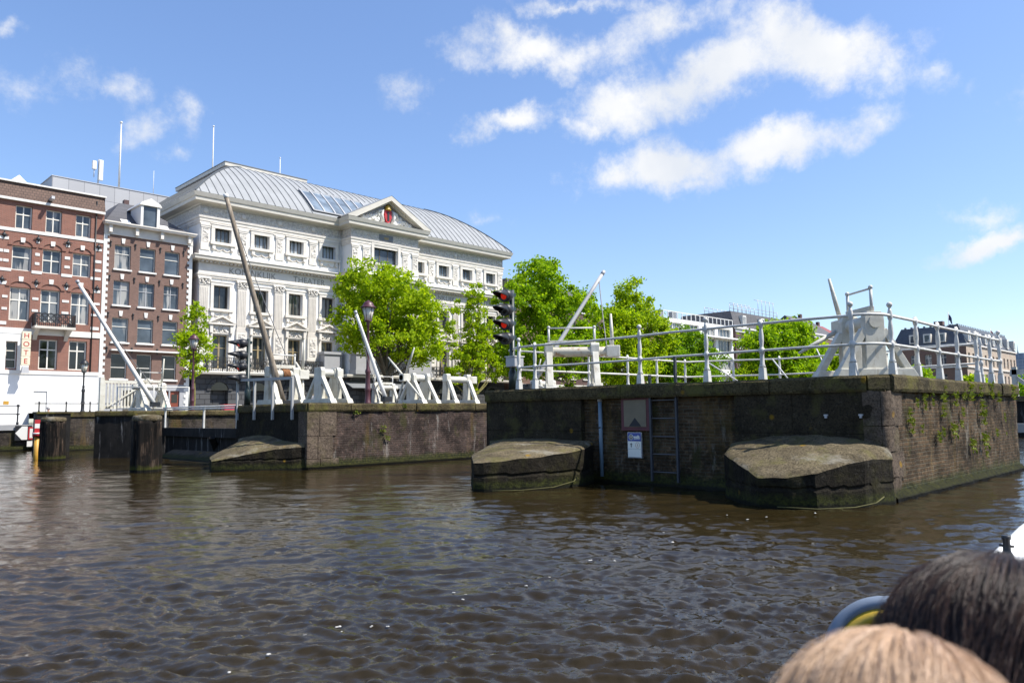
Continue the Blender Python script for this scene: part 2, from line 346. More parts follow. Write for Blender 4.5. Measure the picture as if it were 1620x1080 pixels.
# ------------------------------------------------------------------ mesh helpers
class MB:
    def __init__(s): s.v = []; s.f = []; s.mi = []; s.sm = []; s.cur = 0; s.M = None
    def _add(s, vs, fs, smooth=False):
        o = len(s.v)
        if s.M is not None: vs = [tuple(s.M @ Vector(p)) for p in vs]
        s.v += [tuple(p) for p in vs]; s.f += [tuple(i+o for i in f) for f in fs]
        s.mi += [s.cur]*len(fs); s.sm += [smooth]*len(fs); return s
    def box(s, x0, x1, y0, y1, z0, z1):
        return s._add([(x0,y0,z0),(x1,y0,z0),(x1,y1,z0),(x0,y1,z0),(x0,y0,z1),(x1,y0,z1),(x1,y1,z1),(x0,y1,z1)],
                      [(0,3,2,1),(4,5,6,7),(0,1,5,4),(1,2,6,5),(2,3,7,6),(3,0,4,7)])
    def taper(s, x0, x1, y0, y1, z0, z1, ix, iy):
        return s._add([(x0,y0,z0),(x1,y0,z0),(x1,y1,z0),(x0,y1,z0),(x0+ix,y0+iy,z1),(x1-ix,y0+iy,z1),(x1-ix,y1-iy,z1),(x0+ix,y1-iy,z1)],
                      [(0,3,2,1),(4,5,6,7),(0,1,5,4),(1,2,6,5),(2,3,7,6),(3,0,4,7)])
    def bar(s, a, b, w, h=None, up=(0,0,1)):
        """square bar from a to b"""
        a = Vector(a); b = Vector(b); d = (b-a).normalized(); h = w if h is None else h
        u = Vector(up)
        if abs(d.dot(u)) > .98: u = Vector((0,1,0))
        sx = d.cross(u).normalized(); sy = sx.cross(d).normalized()
        P = [(a+sx*i*w/2+sy*j*h/2) for i,j in ((-1,-1),(1,-1),(1,1),(-1,1))]+[(b+sx*i*w/2+sy*j*h/2) for i,j in ((-1,-1),(1,-1),(1,1),(-1,1))]
        return s._add(P, [(0,3,2,1),(4,5,6,7),(0,1,5,4),(1,2,6,5),(2,3,7,6),(3,0,4,7)])
    def tube(s, pts, r, n=8, smooth=True):
        pts = [Vector(p) for p in pts]; rs = r if isinstance(r, (list, tuple)) else [r]*len(pts)
        vs = []; fs = []; ref = None
        for i, p in enumerate(pts):
            d = (pts[min(i+1, len(pts)-1)]-pts[max(i-1, 0)]).normalized()
            u = Vector((0,0,1)) if abs(d.z) < .95 else Vector((1,0,0))
            a = d.cross(u).normalized()
            if ref is not None and a.dot(ref) < 0: a = -a
            ref = a; b = d.cross(a)
            for k in range(n):
                t = 2*math.pi*k/n; vs.append(p+(a*math.cos(t)+b*math.sin(t))*rs[i])
        for i in range(len(pts)-1):
            for k in range(n):
                k2 = (k+1) % n; fs.append((i*n+k, i*n+k2, (i+1)*n+k2, (i+1)*n+k))
        s._add(vs, fs, smooth); o = len(s.v)-len(vs)
        s.f += [tuple(o+k for k in reversed(range(n))), tuple(o+(len(pts)-1)*n+k for k in range(n))]; s.mi += [s.cur]*2; s.sm += [False]*2
        return s
    def lathe(s, prof, c=(0,0,0), n=12, axis=None):
        """prof = [(radius, height)]; stands on c, or along axis"""
        c = Vector(c); ax = Vector((0,0,1)) if axis is None else Vector(axis).normalized()
        u = Vector((1,0,0)) if abs(ax.x) < .9 else Vector((0,1,0)); a = ax.cross(u).normalized(); b = ax.cross(a)
        vs = []; fs = []
        for (r, h) in prof:
            for k in range(n):
                t = 2*math.pi*k/n; vs.append(c+ax*h+(a*math.cos(t)+b*math.sin(t))*r)
        for i in range(len(prof)-1):
            for k in range(n):
                k2 = (k+1) % n; fs.append((i*n+k, i*n+k2, (i+1)*n+k2, (i+1)*n+k))
        s._add(vs, fs, True); o = len(s.v)-len(vs)
        s.f += [tuple(o+k for k in reversed(range(n))), tuple(o+(len(prof)-1)*n+k for k in range(n))]; s.mi += [s.cur]*2; s.sm += [False]*2
        return s
    def prism(s, poly, d0, d1, plane='xy'):
        """extrude a polygon: plane 'xy' along z, 'xz' along y, 'yz' along x"""
        def P(a, b, d): return {'xy': (a, b, d), 'xz': (a, d, b), 'yz': (d, a, b)}[plane]
        n = len(poly); vs = [P(a, b, d0) for a, b in poly]+[P(a, b, d1) for a, b in poly]
        fs = [tuple(range(n)), tuple(range(2*n-1, n-1, -1))]+[(i, i+n, (i+1) % n+n, (i+1) % n) for i in range(n)]
        return s._add(vs, fs)
    def quad(s, *p): return s._add(list(p), [tuple(range(len(p)))])
    def sphere(s, c, r, n=12, m=8, sq=(1,1,1)):
        prof = []; c = Vector(c); vs = []; fs = []
        for i in range(m+1):
            ph = math.pi*i/m
            for k in range(n):
                t = 2*math.pi*k/n; vs.append((c.x+r*sq[0]*math.sin(ph)*math.cos(t), c.y+r*sq[1]*math.sin(ph)*math.sin(t), c.z-r*sq[2]*math.cos(ph)))
        for i in range(m):
            for k in range(n):
                k2 = (k+1) % n; fs.append((i*n+k, i*n+k2, (i+1)*n+k2, (i+1)*n+k))
        return s._add(vs, fs, True)
    def build(s, name, mats, parent=None, bevel=0.0, kind=None, recalc=True):
        me = bpy.data.meshes.new(name); me.from_pydata(s.v, [], s.f)
        for m in (mats if isinstance(mats, (list, tuple)) else [mats]): me.materials.append(m)
        me.polygons.foreach_set('material_index', s.mi); me.polygons.foreach_set('use_smooth', s.sm)
        if recalc:
            import bmesh
            bm = bmesh.new(); bm.from_mesh(me); bmesh.ops.recalc_face_normals(bm, faces=bm.faces); bm.to_mesh(me); bm.free()
        me.update(); o = bpy.data.objects.new(name, me); COL.objects.link(o)
        if parent is not None: o.parent = parent
        if bevel:
            b = o.modifiers.new('bevel', 'BEVEL'); b.width = bevel; b.segments = 2; b.limit_method = 'ANGLE'; b.angle_limit = R_(40)
        if kind: o['kind'] = kind
        return o

def thing(name, label, cat, loc=(0,0,0), rz=0.0, group=None):
    o = bpy.data.objects.new(name, None); COL.objects.link(o); o.empty_display_size = .3
    o.location = loc; o.rotation_euler = (0,0,rz); o['label'] = label; o['category'] = cat
    if group: o['group'] = group
    return o
def tag(o, label, cat, group=None):
    o['label'] = label; o['category'] = cat
    if group: o['group'] = group
    return o
def dup(root, loc, rz=None, label=None, group=None, scale=None):
    r = root.copy(); COL.objects.link(r); r.location = loc
    if rz is not None: r.rotation_euler = (0,0,rz)
    if scale is not None: r.scale = (scale,)*3 if isinstance(scale, (int, float)) else scale
    if label: r['label'] = label
    if group: r['group'] = group
    for ch in list(root.children):
        c = ch.copy(); COL.objects.link(c); c.parent = r
        for g in list(ch.children):
            d = g.copy(); COL.objects.link(d); d.parent = c
    return r
def copy_part(p, loc, parent=None):
    """another instance of a part (with its sub-parts) on the same thing"""
    c = p.copy(); COL.objects.link(c); c.parent = parent or p.parent; c.location = loc
    for g in list(p.children):
        d = g.copy(); COL.objects.link(d); d.parent = c
    return c
def wall_open(mb, u0, u1, z0, z1, y, openings, depth=.3, axis='x'):
    """upright wall sheet at y facing -y (or x facing -x) with rectangular openings and their reveals"""
    us = sorted({u0, u1, *[a for o in openings for a in (o[0], o[1])]}); zs = sorted({z0, z1, *[a for o in openings for a in (o[2], o[3])]})
    P = (lambda u, d, z: (u, y+d, z)) if axis == 'x' else (lambda u, d, z: (y+d, u, z))
    for i in range(len(us)-1):
        for j in range(len(zs)-1):
            cu, cz = (us[i]+us[i+1])/2, (zs[j]+zs[j+1])/2
            if any(o[0] < cu < o[1] and o[2] < cz < o[3] for o in openings): continue
            mb.quad(P(us[i],0,zs[j]), P(us[i+1],0,zs[j]), P(us[i+1],0,zs[j+1]), P(us[i],0,zs[j+1]))
    for (a, b, c, d) in [o[:4] for o in openings]:
        mb.quad(P(a,0,c), P(a,depth,c), P(a,depth,d), P(a,0,d)); mb.quad(P(b,0,c), P(b,0,d), P(b,depth,d), P(b,depth,c))
        mb.quad(P(a,0,c), P(b,0,c), P(b,depth,c), P(a,depth,c)); mb.quad(P(a,0,d), P(a,depth,d), P(b,depth,d), P(b,0,d))
        mb.quad(P(a,depth,c), P(b,depth,c), P(b,depth,d), P(a,depth,d))
def window_part(parent, name, w, h, frame_mat, pane_mat, loc, fw=.07, mull=(), trans=(), depth=.06):
    """window: frame with mullions (part) and its pane (sub-part); origin at the bottom centre"""
    mb = MB(); mb.box(-w/2, -w/2+fw, -depth, 0, 0, h); mb.box(w/2-fw, w/2, -depth, 0, 0, h)
    mb.box(-w/2+fw, w/2-fw, -depth, 0, 0, fw); mb.box(-w/2+fw, w/2-fw, -depth, 0, h-fw, h)
    for m in mull: mb.box(m*w-fw*.45, m*w+fw*.45, -depth*.8, 0, fw, h-fw)
    for t in trans: mb.box(-w/2+fw, w/2-fw, -depth*.9, -.003, t*h-fw*.45, t*h+fw*.45)
    f = mb.build(name, frame_mat, parent); f.location = loc
    g = MB().quad((-w/2+.01, -.012, .01), (w/2-.01, -.012, .01), (w/2-.01, -.012, h-.01), (-w/2+.01, -.012, h-.01)).build('pane', pane_mat, f, recalc=False)
    return f

# ================================================================== SETTING: water, land
def build_water():
    # one sheet to the horizon, finest near the boat and in front of it
    th_f = math.atan2(1, 1)
    a1 = np.linspace(-R_(50), R_(50), 620)
    a2 = np.linspace(R_(50), R_(310), 120)[1:-1]
    ang = th_f+np.concatenate([a1, a2])
    rr = np.concatenate([np.geomspace(.9, 110, 820), np.geomspace(116, 2500, 40)])
    A, Rr = np.meshgrid(ang, rr); X = Rr*np.cos(A); Y = Rr*np.sin(A)
    rng = np.random.default_rng(11); Z = np.zeros_like(X)
    def fbm(x, y, seed, base, octs):
        r = np.random.default_rng(seed); o = np.zeros_like(x)
        for k in range(octs):
            t = r.uniform(0, 2*np.pi); f = base*1.7**k
            o += np.sin(x*f*np.cos(t)+y*f*np.sin(t)+r.uniform(0, 6.28)+1.3*np.sin(y*f*.6*np.cos(t+1)+r.uniform(0, 6.28)))/(1.35**k)
        return o
    wx = X+.10*fbm(X, Y, 3, 1.1, 4); wy = Y+.10*fbm(X, Y, 4, 1.2, 4)
    step = np.maximum(Rr*np.log(110/.9)/820, Rr*R_(100)/620)
    patch = .75+.35*np.tanh(fbm(X, Y, 9, .09, 4))
    for i in range(190):
        lam = float(np.exp(rng.uniform(np.log(.085), np.log(1.5)))) if i < 110 else float(np.exp(rng.uniform(np.log(.10), np.log(.26))))
        th = R_(50)+rng.normal(0, .34) if rng.random() < .74 else R_(8)+rng.normal(0, .45)
        k = 2*np.pi/lam; amp = .0057*lam*float(np.clip((.28/lam)**.75, .26, 2.0))
        w = np.clip((lam/step-2.0)/1.6, 0, 1)*(1 if i < 110 else .75)
        ph = k*(wx*np.cos(th)+wy*np.sin(th))+rng.uniform(0, 6.28)
        s = np.sin(ph); Z += amp*w*(s+.36*np.cos(2*ph))*(patch if lam < 1.4 else 1)
    fade = np.clip(1-(Rr-60)/60, .25, 1); Z *= fade
    nr, na = X.shape
    verts = np.stack([X, Y, Z], -1).reshape(-1, 3).astype(np.float32)
    i = np.arange(nr-1)[:, None]*na; j = np.arange(na)[None, :]; j2 = (j+1) % na
    faces = np.stack([i+j, i+na+j, i+na+j2, i+j2], -1).reshape(-1, 4)
    c0 = len(verts); verts = np.vstack([verts, [[0, 0, -.02]]]).astype(np.float32)
    tri = np.stack([np.full(na, c0), np.arange(na), (np.arange(na)+1) % na], -1)
    nl = faces.size+tri.size
    me = bpy.data.meshes.new('water'); me.vertices.add(len(verts)); me.vertices.foreach_set('co', verts.ravel())
    me.loops.add(nl); me.polygons.add(len(faces)+len(tri))
    me.loops.foreach_set('vertex_index', np.concatenate([faces.ravel(), tri.ravel()]).astype(np.int32))
    ls = np.concatenate([np.arange(len(faces))*4, faces.size+np.arange(len(tri))*3]).astype(np.int32)
    me.polygons.foreach_set('loop_start', ls)
    me.polygons.foreach_set('use_smooth', np.ones(len(ls), bool)); me.update(calc_edges=True); me.validate()
    t = NT('canal_water'); t.setb(Roughness=.035, IOR=1.333)
    t.base(t.ramp(t.noise(.5, 4), [(.3, (.017, .0118, .0040)), (.7, (.025, .0180, .0066))]))
    # fine capillary ripples on top of the modelled waves
    h = t.math('ADD', t.math('MULTIPLY', t.noise(5.0, 5, .62, stretch=(1.0, 1.45, 1)), 1.0), t.math('MULTIPLY', t.noise(15, 5, .65, stretch=(1, 1.3, 1)), .40))
    t.bump(h, .22, .035)
    me.materials.append(t.m); o = bpy.data.objects.new('water', me); COL.objects.link(o); o['kind'] = 'structure'
build_water()

QZ = 1.95
# land behind the quays: one street sheet on the theatre bank, ground to the horizon
MB().quad((11.25, 43.3, QZ), (900, 43.3, QZ), (900, 600, QZ), (-400, 600, QZ), (-400, 50.1, QZ), (11.25, 50.1, QZ)).build('street', M['paving'], kind='structure', recalc=False)
MB().quad((-400, 46.3, 1.31), (11.3, 46.3, 1.31), (11.3, 50.3, 1.31), (-400, 50.3, 1.31)).build('pavement', M['paving'], kind='structure', recalc=False)
MB().quad((900, -900, .6), (2600, -900, .6), (2600, 2600, .6), (900, 2600, .6)).build('ground', plain('far_ground', (.07, .10, .05), .9), kind='structure', recalc=False)

q = thing('quay_wall', 'dark brick quay wall with stone edge below the theatre street', 'quay wall', (0, 43, 0))
MB().quad((11.3, 0, -.6), (900, 0, -.6), (900, 0, 1.7), (11.3, 0, 1.7)).build('wall', M['quay_wall'], q, recalc=False)
MB().box(11.3, 900, -.06, .5, 1.70, QZ+.01).build('coping', M['coping'], q)
q = thing('quay_wall', 'low quay wall with pale concrete edge at the far left below the hotel', 'quay wall', (0, 46, 0))
MB().quad((-300, 0, -.6), (11.3, 0, -.6), (11.3, 0, 1.05), (-300, 0, 1.05)).build('wall', M['quay_wall'], q, recalc=False)
MB().box(-300, 11.3, -.08, .5, 1.05, 1.32).build('coping', plain('concrete_edge', (.33, .33, .33), .85, .15, 2, .2), q)
MB().quad((-300, 4.1, 1.2), (11.3, 4.1, 1.2), (11.3, 4.1, QZ+.003), (-300, 4.1, QZ+.003)).build('retaining_step', M['white_wall'], q, recalc=False)

a = thing('abutment', 'black timber faced abutment behind the left mooring post', 'abutment', (0, 0, 0))
MB().box(9.95, 11.4, 42.55, 43.25, -.6, 1.86).build('wall', M['tar'], a)
MB().box(9.9, 11.42, 42.5, 43.3, 1.862, 1.96).build('coping', M['coping'], a)

# ================================================================== PIERS
def resample(pl, n):
    pl = [Vector(p) for p in pl]; d = [0]
    for i in range(1, len(pl)): d.append(d[-1]+(pl[i]-pl[i-1]).length)
    out = []
    for k in range(n):
        s = d[-1]*k/(n-1); i = max(j for j in range(len(d)) if d[j] <= s+1e-9); i = min(i, len(pl)-2)
        f = (s-d[i])/max(1e-6, d[i+1]-d[i]); out.append(pl[i].lerp(pl[i+1], f))
    return out
def rough(p, amp, sc=2.2, seed=0.0):
    q_ = Vector((p.x*sc+seed, p.y*sc, p.z*sc)); v = mnoise.noise_vector(q_)+mnoise.noise_vector(q_*2.7)*.5
    return p+v*amp
def apron(parent, edge, crest, bulge=.10, n=70, name='apron', broken=None):
    """ice apron: upright block with a sloping, slightly domed top running up to the pier wall"""
    bulge *= .5; E_ = resample(edge, n); C_ = resample(crest, n); m = 26
    top = MB(); vs = []; fs = []
    for i in range(n):
        for j in range(m+1):
            t = j/m; p = E_[i].lerp(C_[i], t); p.z += bulge*math.sin(math.pi*min(1, t*1.0))*.9
            if broken: p.z -= broken(p)
            ed = min(t, 1-t, i/(n-1), 1-i/(n-1))
            p.z -= .030*math.exp(-t/.03); vs.append(rough(p, .016 if j == m else .022, 2.6))
    for i in range(n-1):
        for j in range(m):
            a_ = i*(m+1)+j; fs.append((a_, a_+1, a_+m+2, a_+m+1))
    top._add(vs, fs, True); rim = [vs[i*(m+1)] for i in range(n)]
    t_o = top.build(name, M['apron'], parent)
    side = MB(); vs = []; fs = []; k = 24
    for i in range(n):
        for j in range(k+1):
            f = j/k; p = Vector(rim[i]); z = p.z*(1-f)+(-.5)*f
            base = Vector((E_[i].x, E_[i].y, 0)); q_ = Vector((p.x, p.y, z))
            if 0 < j:
                q_ = rough(Vector((p.x, p.y, z)), .016, 1.8, 3.0)
                if .30 < z < .345: q_ = q_+(C_[i]-E_[i]).normalized()*.035
            vs.append(q_ if j else p)
    for i in range(n-1):
        for j in range(k): a_ = i*(k+1)+j; fs.append((a_, a_+1, a_+k+2, a_+k+1))
    side._add(vs, fs, False)
    so = side.build('block_side', M['apron_side_shade'], t_o)
    return t_o
def rough_wall(p0, p1, z0, z1, nx, nz, amp, n_out, seed=1.0, sag=0):
    """wall sheet with an uneven face from p0 to p1"""
    mb = MB(); vs = []; fs = []; p0 = Vector((*p0, 0)); p1 = Vector((*p1, 0)); n_out = Vector((*n_out, 0))
    for i in range(nx+1):
        for j in range(nz+1):
            f = i/nx; z = z0+(z1-z0)*j/nz; p = p0.lerp(p1, f); p.z = z
            h = mnoise.noise(Vector((p.x*1.7+seed, p.y*1.7, z*1.7)))+.5*mnoise.noise(Vector((p.x*5+seed, p.y*5, z*5)))
            vs.append(p+n_out*h*amp)
    for i in range(nx):
        for j in range(nz): a_ = i*(nz+1)+j; fs.append((a_, a_+nz+1, a_+nz+2, a_+1))
    mb._add(vs, fs, True); return mb
def coping_run(parent, pts, w, z0, z1, stone=1.6, mat='coping', out=.05, seed=0):
    """row of coping stones along the wall line pts (closed false), each stone a slightly different block"""
    rnd = random.Random(seed+5); mb = MB()
    for a_, b_ in zip(pts[:-1], pts[1:]):
        a_ = Vector((*a_, 0)); b_ = Vector((*b_, 0)); L_ = (b_-a_).length; d = (b_-a_)/L_; nrm = Vector((d.y, -d.x, 0))  # to the right of travel = outside
        s = 0
        while s < L_-.05:
            e = min(L_, s+stone*rnd.uniform(.75, 1.3))
            if L_-e < .4: e = L_
            o_ = out+rnd.uniform(-.02, .02); zt = z1+rnd.uniform(-.012, .012)
            seg = max(2, int((e-s)/.12)); vs = []; fs = []
            prof = [(o_-.01, z0), (o_+.012, z0+.05), (o_+.01, zt-.05), (o_-.03, zt), (-w, zt), (-w, z0)]
            for i in range(seg+1):
                p = a_+d*(s+.006+(e-s-.012)*i/seg)
                for (q_, z) in prof:
                    v = p+nrm*q_; v.z = z
                    if q_ > -.1: v = rough(v, .010, 4.0, 2.0)
                    vs.append(v)
            m_ = len(prof)
            for i in range(seg):
                for j in range(m_): fs.append((i*m_+j, i*m_+(j+1) % m_, (i+1)*m_+(j+1) % m_, (i+1)*m_+j))
            fs += [tuple(range(m_)), tuple(seg*m_+j for j in reversed(range(m_)))]
            mb._add(vs, fs, False); s = e
    return mb.build('coping', M[mat], parent)

# ---- the near pier (right of the picture)
AX, AY, AZ = 14.1, 4.9, 2.22
pA = thing('lock_pier', 'nearest and tallest brick lock pier with white railing, ladder and two sloping stone aprons', 'pier', (18.8, 9.9, 0))
def pa(o):  # keep world coordinates for parts of the near pier
    o.matrix_parent_inverse = Matrix.Translation((-18.8, -9.9, 0)); return o
MB().prism([(AX+.05, AY+.05), (23.6, 4.95), (24.7, 12), (23.4, 15), (AX+.05, 15)], -.6, AZ-.02).build('body', M['pierA_wall'], pA).matrix_parent_inverse = Matrix.Translation((-18.8, -9.9, 0))
pa(rough_wall((AX, 11.75), (AX, 7.7), -.6, AZ-.3, 60, 34, .02, (-1, 0)).build('front_wall', M['pierA_wall'], pA))
pa(rough_wall((AX, AY), (23.6, 4.95), -.6, AZ-.27, 150, 34, .035, (0, -1), 4.0).build('side_wall', M['pierA_wall'], pA))
def stone_panel(y0, y1, x, seed):
    mb = MB()
    rnd = random.Random(seed); zs = [-.6, .55, 1.18, AZ-.29]
    for a_, b_ in zip(zs[:-1], zs[1:]):
        y = y0
        while y < y1-.02:
            e = min(y1, y+rnd.uniform(1.1, 1.9)); e = y1 if y1-e < .5 else e
            o_ = rnd.uniform(-.012, .012)
            w = rough_wall((x+o_, e-.004), (x+o_, y+.004), a_+.004, b_-.004, max(3, int((e-y)/.1)), 8, .014, (-1, 0), seed+y)
            mb._add(w.v, w.f, False)
            mb.box(x+o_+.03, x+.3, y+.004, e-.004, a_+.004, b_-.004); y = e
    return mb
pa(stone_panel(11.72, 14.95, AX-.13, 3).build('stone_face', M['face_stone'], pA))
pa(stone_panel(4.93, 7.74, AX-.13, 8).build('stone_face', M['face_stone'], pA))
pa(MB().box(AX-.13, AX+.2, 14.951, 15.0, -.6, AZ-.3).build('stone_end', M['apron_side_shade'], pA))
# broken corner stones
cb = MB(); rnd = random.Random(4)
for k, (z0, z1) in enumerate(((-.6, .42), (.43, .86), (.87, 1.32), (1.33, 1.93))):
    w_ = .42+.22*(k % 2)
    pts = [(AX-.14, AY+.35), (AX-.14, AY+.08), (AX-.08, AY-.03), (AX+.02, AY-.06), (AX+w_, AY-.05)]
    PL = resample([(*p, 0) for p in pts], 16); nz = 8; vs = []; fs = []
    for p in PL:
        for j in range(nz+1):
            v = p.copy(); v.z = z0+(z1-z0)*j/nz; vs.append(rough(v, .026, 3.1, k*1.7))
    for i in range(15):
        for j in range(nz): a_ = i*(nz+1)+j; fs.append((a_, a_+nz+1, a_+nz+2, a_+1))
    cb._add(vs, fs, True)
pa(cb.build('corner_stones', M['blocks'], pA))
pa(coping_run(pA, [(AX-.13, 15.0), (AX-.13, AY+.25), (AX+.12, AY-.04), (23.6, 4.93), (24.7, 12)], .9, AZ-.30, AZ, 1.9))
pa(MB().prism([(AX+.6, AY+.7), (23, 5.7), (24, 12), (23.2, 14.9), (AX+.6, 14.9)], AZ-.02, AZ-.006).build('deck', M['paving'], pA))
chip = lambda p: .34*max(0, 1-((p.x-13.5)/.75)**2)*max(0, 1-((p.y-4.95)/.30)**2)
pa(apron(pA, [(AX-.1, 7.85, .92), (12.95, 7.42, .84), (12.06, 6.32, .52), (12.15, 5.9, .54), (12.42, 5.48, .60), (13.21, 4.98, .80), (13.7, 4.86, .80), (AX-.1, 4.80, .78)],
         [(AX-.13, 7.84, .96), (AX-.13, 7.0, 1.12), (AX-.13, 6.1, 1.16), (AX-.13, 5.4, 1.10), (AX-.13, 4.90, .96)], .08))
pa(apron(pA, [(AX-.1, 14.9, .75), (11.9, 13.3, .68), (10.78, 11.98, .62), (10.95, 11.8, .62), (11.74, 11.35, .70), (12.75, 11.05, .78), (13.1, 11.0, .82), (AX-.1, 11.4, .90)],
         [(AX-.13, 14.9, .90), (AX-.13, 14.0, .98), (AX-.13, 12.6, .99), (AX-.13, 11.6, .93)], .07))
for nm_, par_, x0_, x1_, y_ in (('moss_ledge', pA, AX+.1, 23.6, AY), ):
    mb = rough_wall((x0_, y_-.09), (x1_, y_-.07), -.5, .06, 130, 5, .05, (0, -1), 5.0); o_ = len(mb.v); w2_ = rough_wall((x0_, y_), (x1_, y_), .0, .17, 130, 1, .02, (0, -1), 5.0)
    vs = []; fs = []
    for i in range(131): vs += [mb.v[i*6+5], w2_.v[i*2+1]]
    for i in range(130): fs.append((i*2, i*2+2, i*2+3, i*2+1))
    mb._add(vs, fs, True); t_ = NT('wet_moss'); z_ = t_.z(); t_.base(t_.mix(t_.val(z_, .10, .04), t_.ramp(t_.noise(7, 7, .7), [(.35, (.008, .008, .003)), (.6, (.026, .027, .005)), (.75, (.060, .055, .008))]), (.004, .004, .003))); t_.setb(Roughness=.8); t_.b.inputs['Specular IOR Level'].default_value = .1; t_.bump(t_.noise(20, 6), 1, .03); M['moss'] = t_.m
    pa(mb.build(nm_, M['moss'], par_, recalc=False))
# ---- weeds rooted in the joints of the sunny side
def fern_mesh(seed, n=46, spread=.13):
    rnd = random.Random(seed); mb = MB()
    for i in range(n):
        a_ = rnd.uniform(0, math.pi); r = spread*rnd.uniform(.2, 1); z = rnd.uniform(-1.1, .6)*spread
        c = Vector((math.cos(a_)*r, -abs(math.sin(a_))*r*.6-.01, z)); d = Vector((rnd.uniform(-1, 1), rnd.uniform(-1, .1), rnd.uniform(-.8, .7))).normalized()
        u = d.cross(Vector((rnd.uniform(-1, 1), rnd.uniform(-1, 1), rnd.uniform(-1, 1)))).normalized(); l = rnd.uniform(.022, .05); w = l*.38
        mb.quad(c-d*l, c+u*w, c+d*l, c-u*w)
    return mb
ferns = [(1437,652,1.0),(1440,672,.9),(1470,613,.9),(1488,617,1.3),(1490,645,1.0),(1508,628,1.1),(1507,676,1.2),(1484,688,.8),(1551,640,1.4),(1553,657,1.2),(1556,692,1.4),(1532,615,1.4),(1548,613,1.1),(1564,612,1.2),(1537,700,1.2),(1600,617,1.3),(1578,624,1.0),(1462,640,.6),(1520,668,.7)]
rw = random.Random(77); ferns += [(rw.uniform(1445, 1600), 600+abs(rw.gauss(0, 45))+8, rw.uniform(.3, .7)) for _ in range(26)]
fm = [fern_mesh(40+i).build('wall_plant', M['fern']) for i in range(4)]
used = set()
for i, (px, py, s) in enumerate(ferns):
    k = i % 4; o = fm[k] if k not in used else fm[k].copy()
    if k in used: COL.objects.link(o)
    used.add(k)
    o.location = aty(px, py, AY-.015); o.scale = (s, s, s*1.25)
    tag(o, 'small green fern rooted in the sunlit brick side of the nearest pier', 'plant', 'ferns growing out of the pier brickwork')

# ---- railing posts and rails
def post_bm(h=1.24, ball=True, s=1.0):
    mb = MB()
    mb.taper(-.095*s, .095*s, -.095*s, .095*s, 0, .24, .012, .012)
    mb.lathe([(.085*s, .24), (.092*s, .27), (.066*s, .31), (.058*s, .48), (.062*s, .52), (.078*s, .535), (.085*s, .575), (.078*s, .615), (.055*s, .63), (.05*s, .66), (.068*s, .78), (.066*s, .88), (.045*s, 1.0), (.042*s, 1.02), (.062*s, 1.05), (.07*s, 1.11), (.06*s, 1.17), (.05*s, h-.04), (.035*s, h)], n=14)
    if ball: mb.sphere((0, 0, h+.07), .078*s, 14, 10); mb.lathe([(.04*s, h-.03), (.035*s, h+.03)], n=10)
    return mb
def railing(name, label, posts, rails, z0, s=1.0, group=None, rr=.030, extra=None):
    t = thing(name, label, 'railing', (0, 0, 0), 0, group)
    proto = {}
    for (x, y, ball, *hh) in posts:
        if ball not in proto:
            p = post_bm(1.24 if ball else 1.2, ball, s).build('post', M['rail'], t); proto[ball] = p
        else: p = copy_part(proto[ball], (0, 0, 0), t)
        p.location = (x, y, z0+(hh[0] if hh else 0))
    for (pts, r) in rails: MB().tube(pts, r, 10).build('rail', M['rail'], t)
    return t
postsA = [(14.2, 14.0, True), (14.2, 13.42, False), (14.2, 10.16, True), (14.2, 8.46, True), (14.2, 7.22, False), (14.2, 5.46, True), (14.85, 5.0, True)]
postsA += [(x, 5.0, b) for x, b in ((16.22, False), (17.58, False), (18.9, False), (20.4, False), (21.6, False), (22.5, True))]
def runA(z):
    pts = [(14.2, 14.02, z)]+[(14.2, y, z+.012*math.sin(y*3)) for y in (13.42, 12, 10.16, 9.3, 8.46, 7.22, 6.4, 5.5)]
    for k in range(1, 7):
        t = k/7*math.pi/2; pts.append((14.2+.55*(1-math.cos(t)), 5.5-.5*math.sin(t), z))
    return pts+[(14.85, 5.0, z)]+[(x, 5.0, z+.008*math.sin(x*2)) for x in (16.2, 17.6, 18.9, 20.4, 21.6, 22.5)]
railing('pier_railing', 'white iron railing with ball topped posts around the sunny corner of the nearest pier', postsA,
        [(runA(AZ+1.11), .028), (runA(AZ+.575), .026), ([(14.2, 14.0, AZ+1.11), (14.75, 14.9, AZ+1.11)], .032)], AZ, .68)
postsB = [(15.0, 14.75, False), (17.8, 14.6, False), (19.6, 14.5, False), (21.2, 14.5, False), (22.9, 14.5, False), (23.5, 13.0, False), (24.2, 11.7, False), (23.9, 8.6, False), (23.05, 5.55, True)]
railing('pier_railing', 'thinner white railing along the back edge of the nearest pier in front of the trees', postsB,
        [([(x, y, AZ+z) for x, y, *_ in postsB], .028) for z in (1.1, .58)], AZ, .62)
for i, (pa_, pb_) in enumerate((((1118, 572), (1168, 603)), ((1222, 568), (1246, 598)), ((1292, 552), (1306, 582)))):
    b_ = aty(pb_[0], pb_[1], 11.6-i*.7); a_ = aty(pa_[0], pa_[1], 12.5-i*.7)
    o = MB().tube([a_, b_], .022, 8).build('rail_stay', M['rail'])
    tag(o, 'thin white diagonal stay leaning against the back railing of the nearest pier', 'rail stay', 'diagonal stays of the back railing')

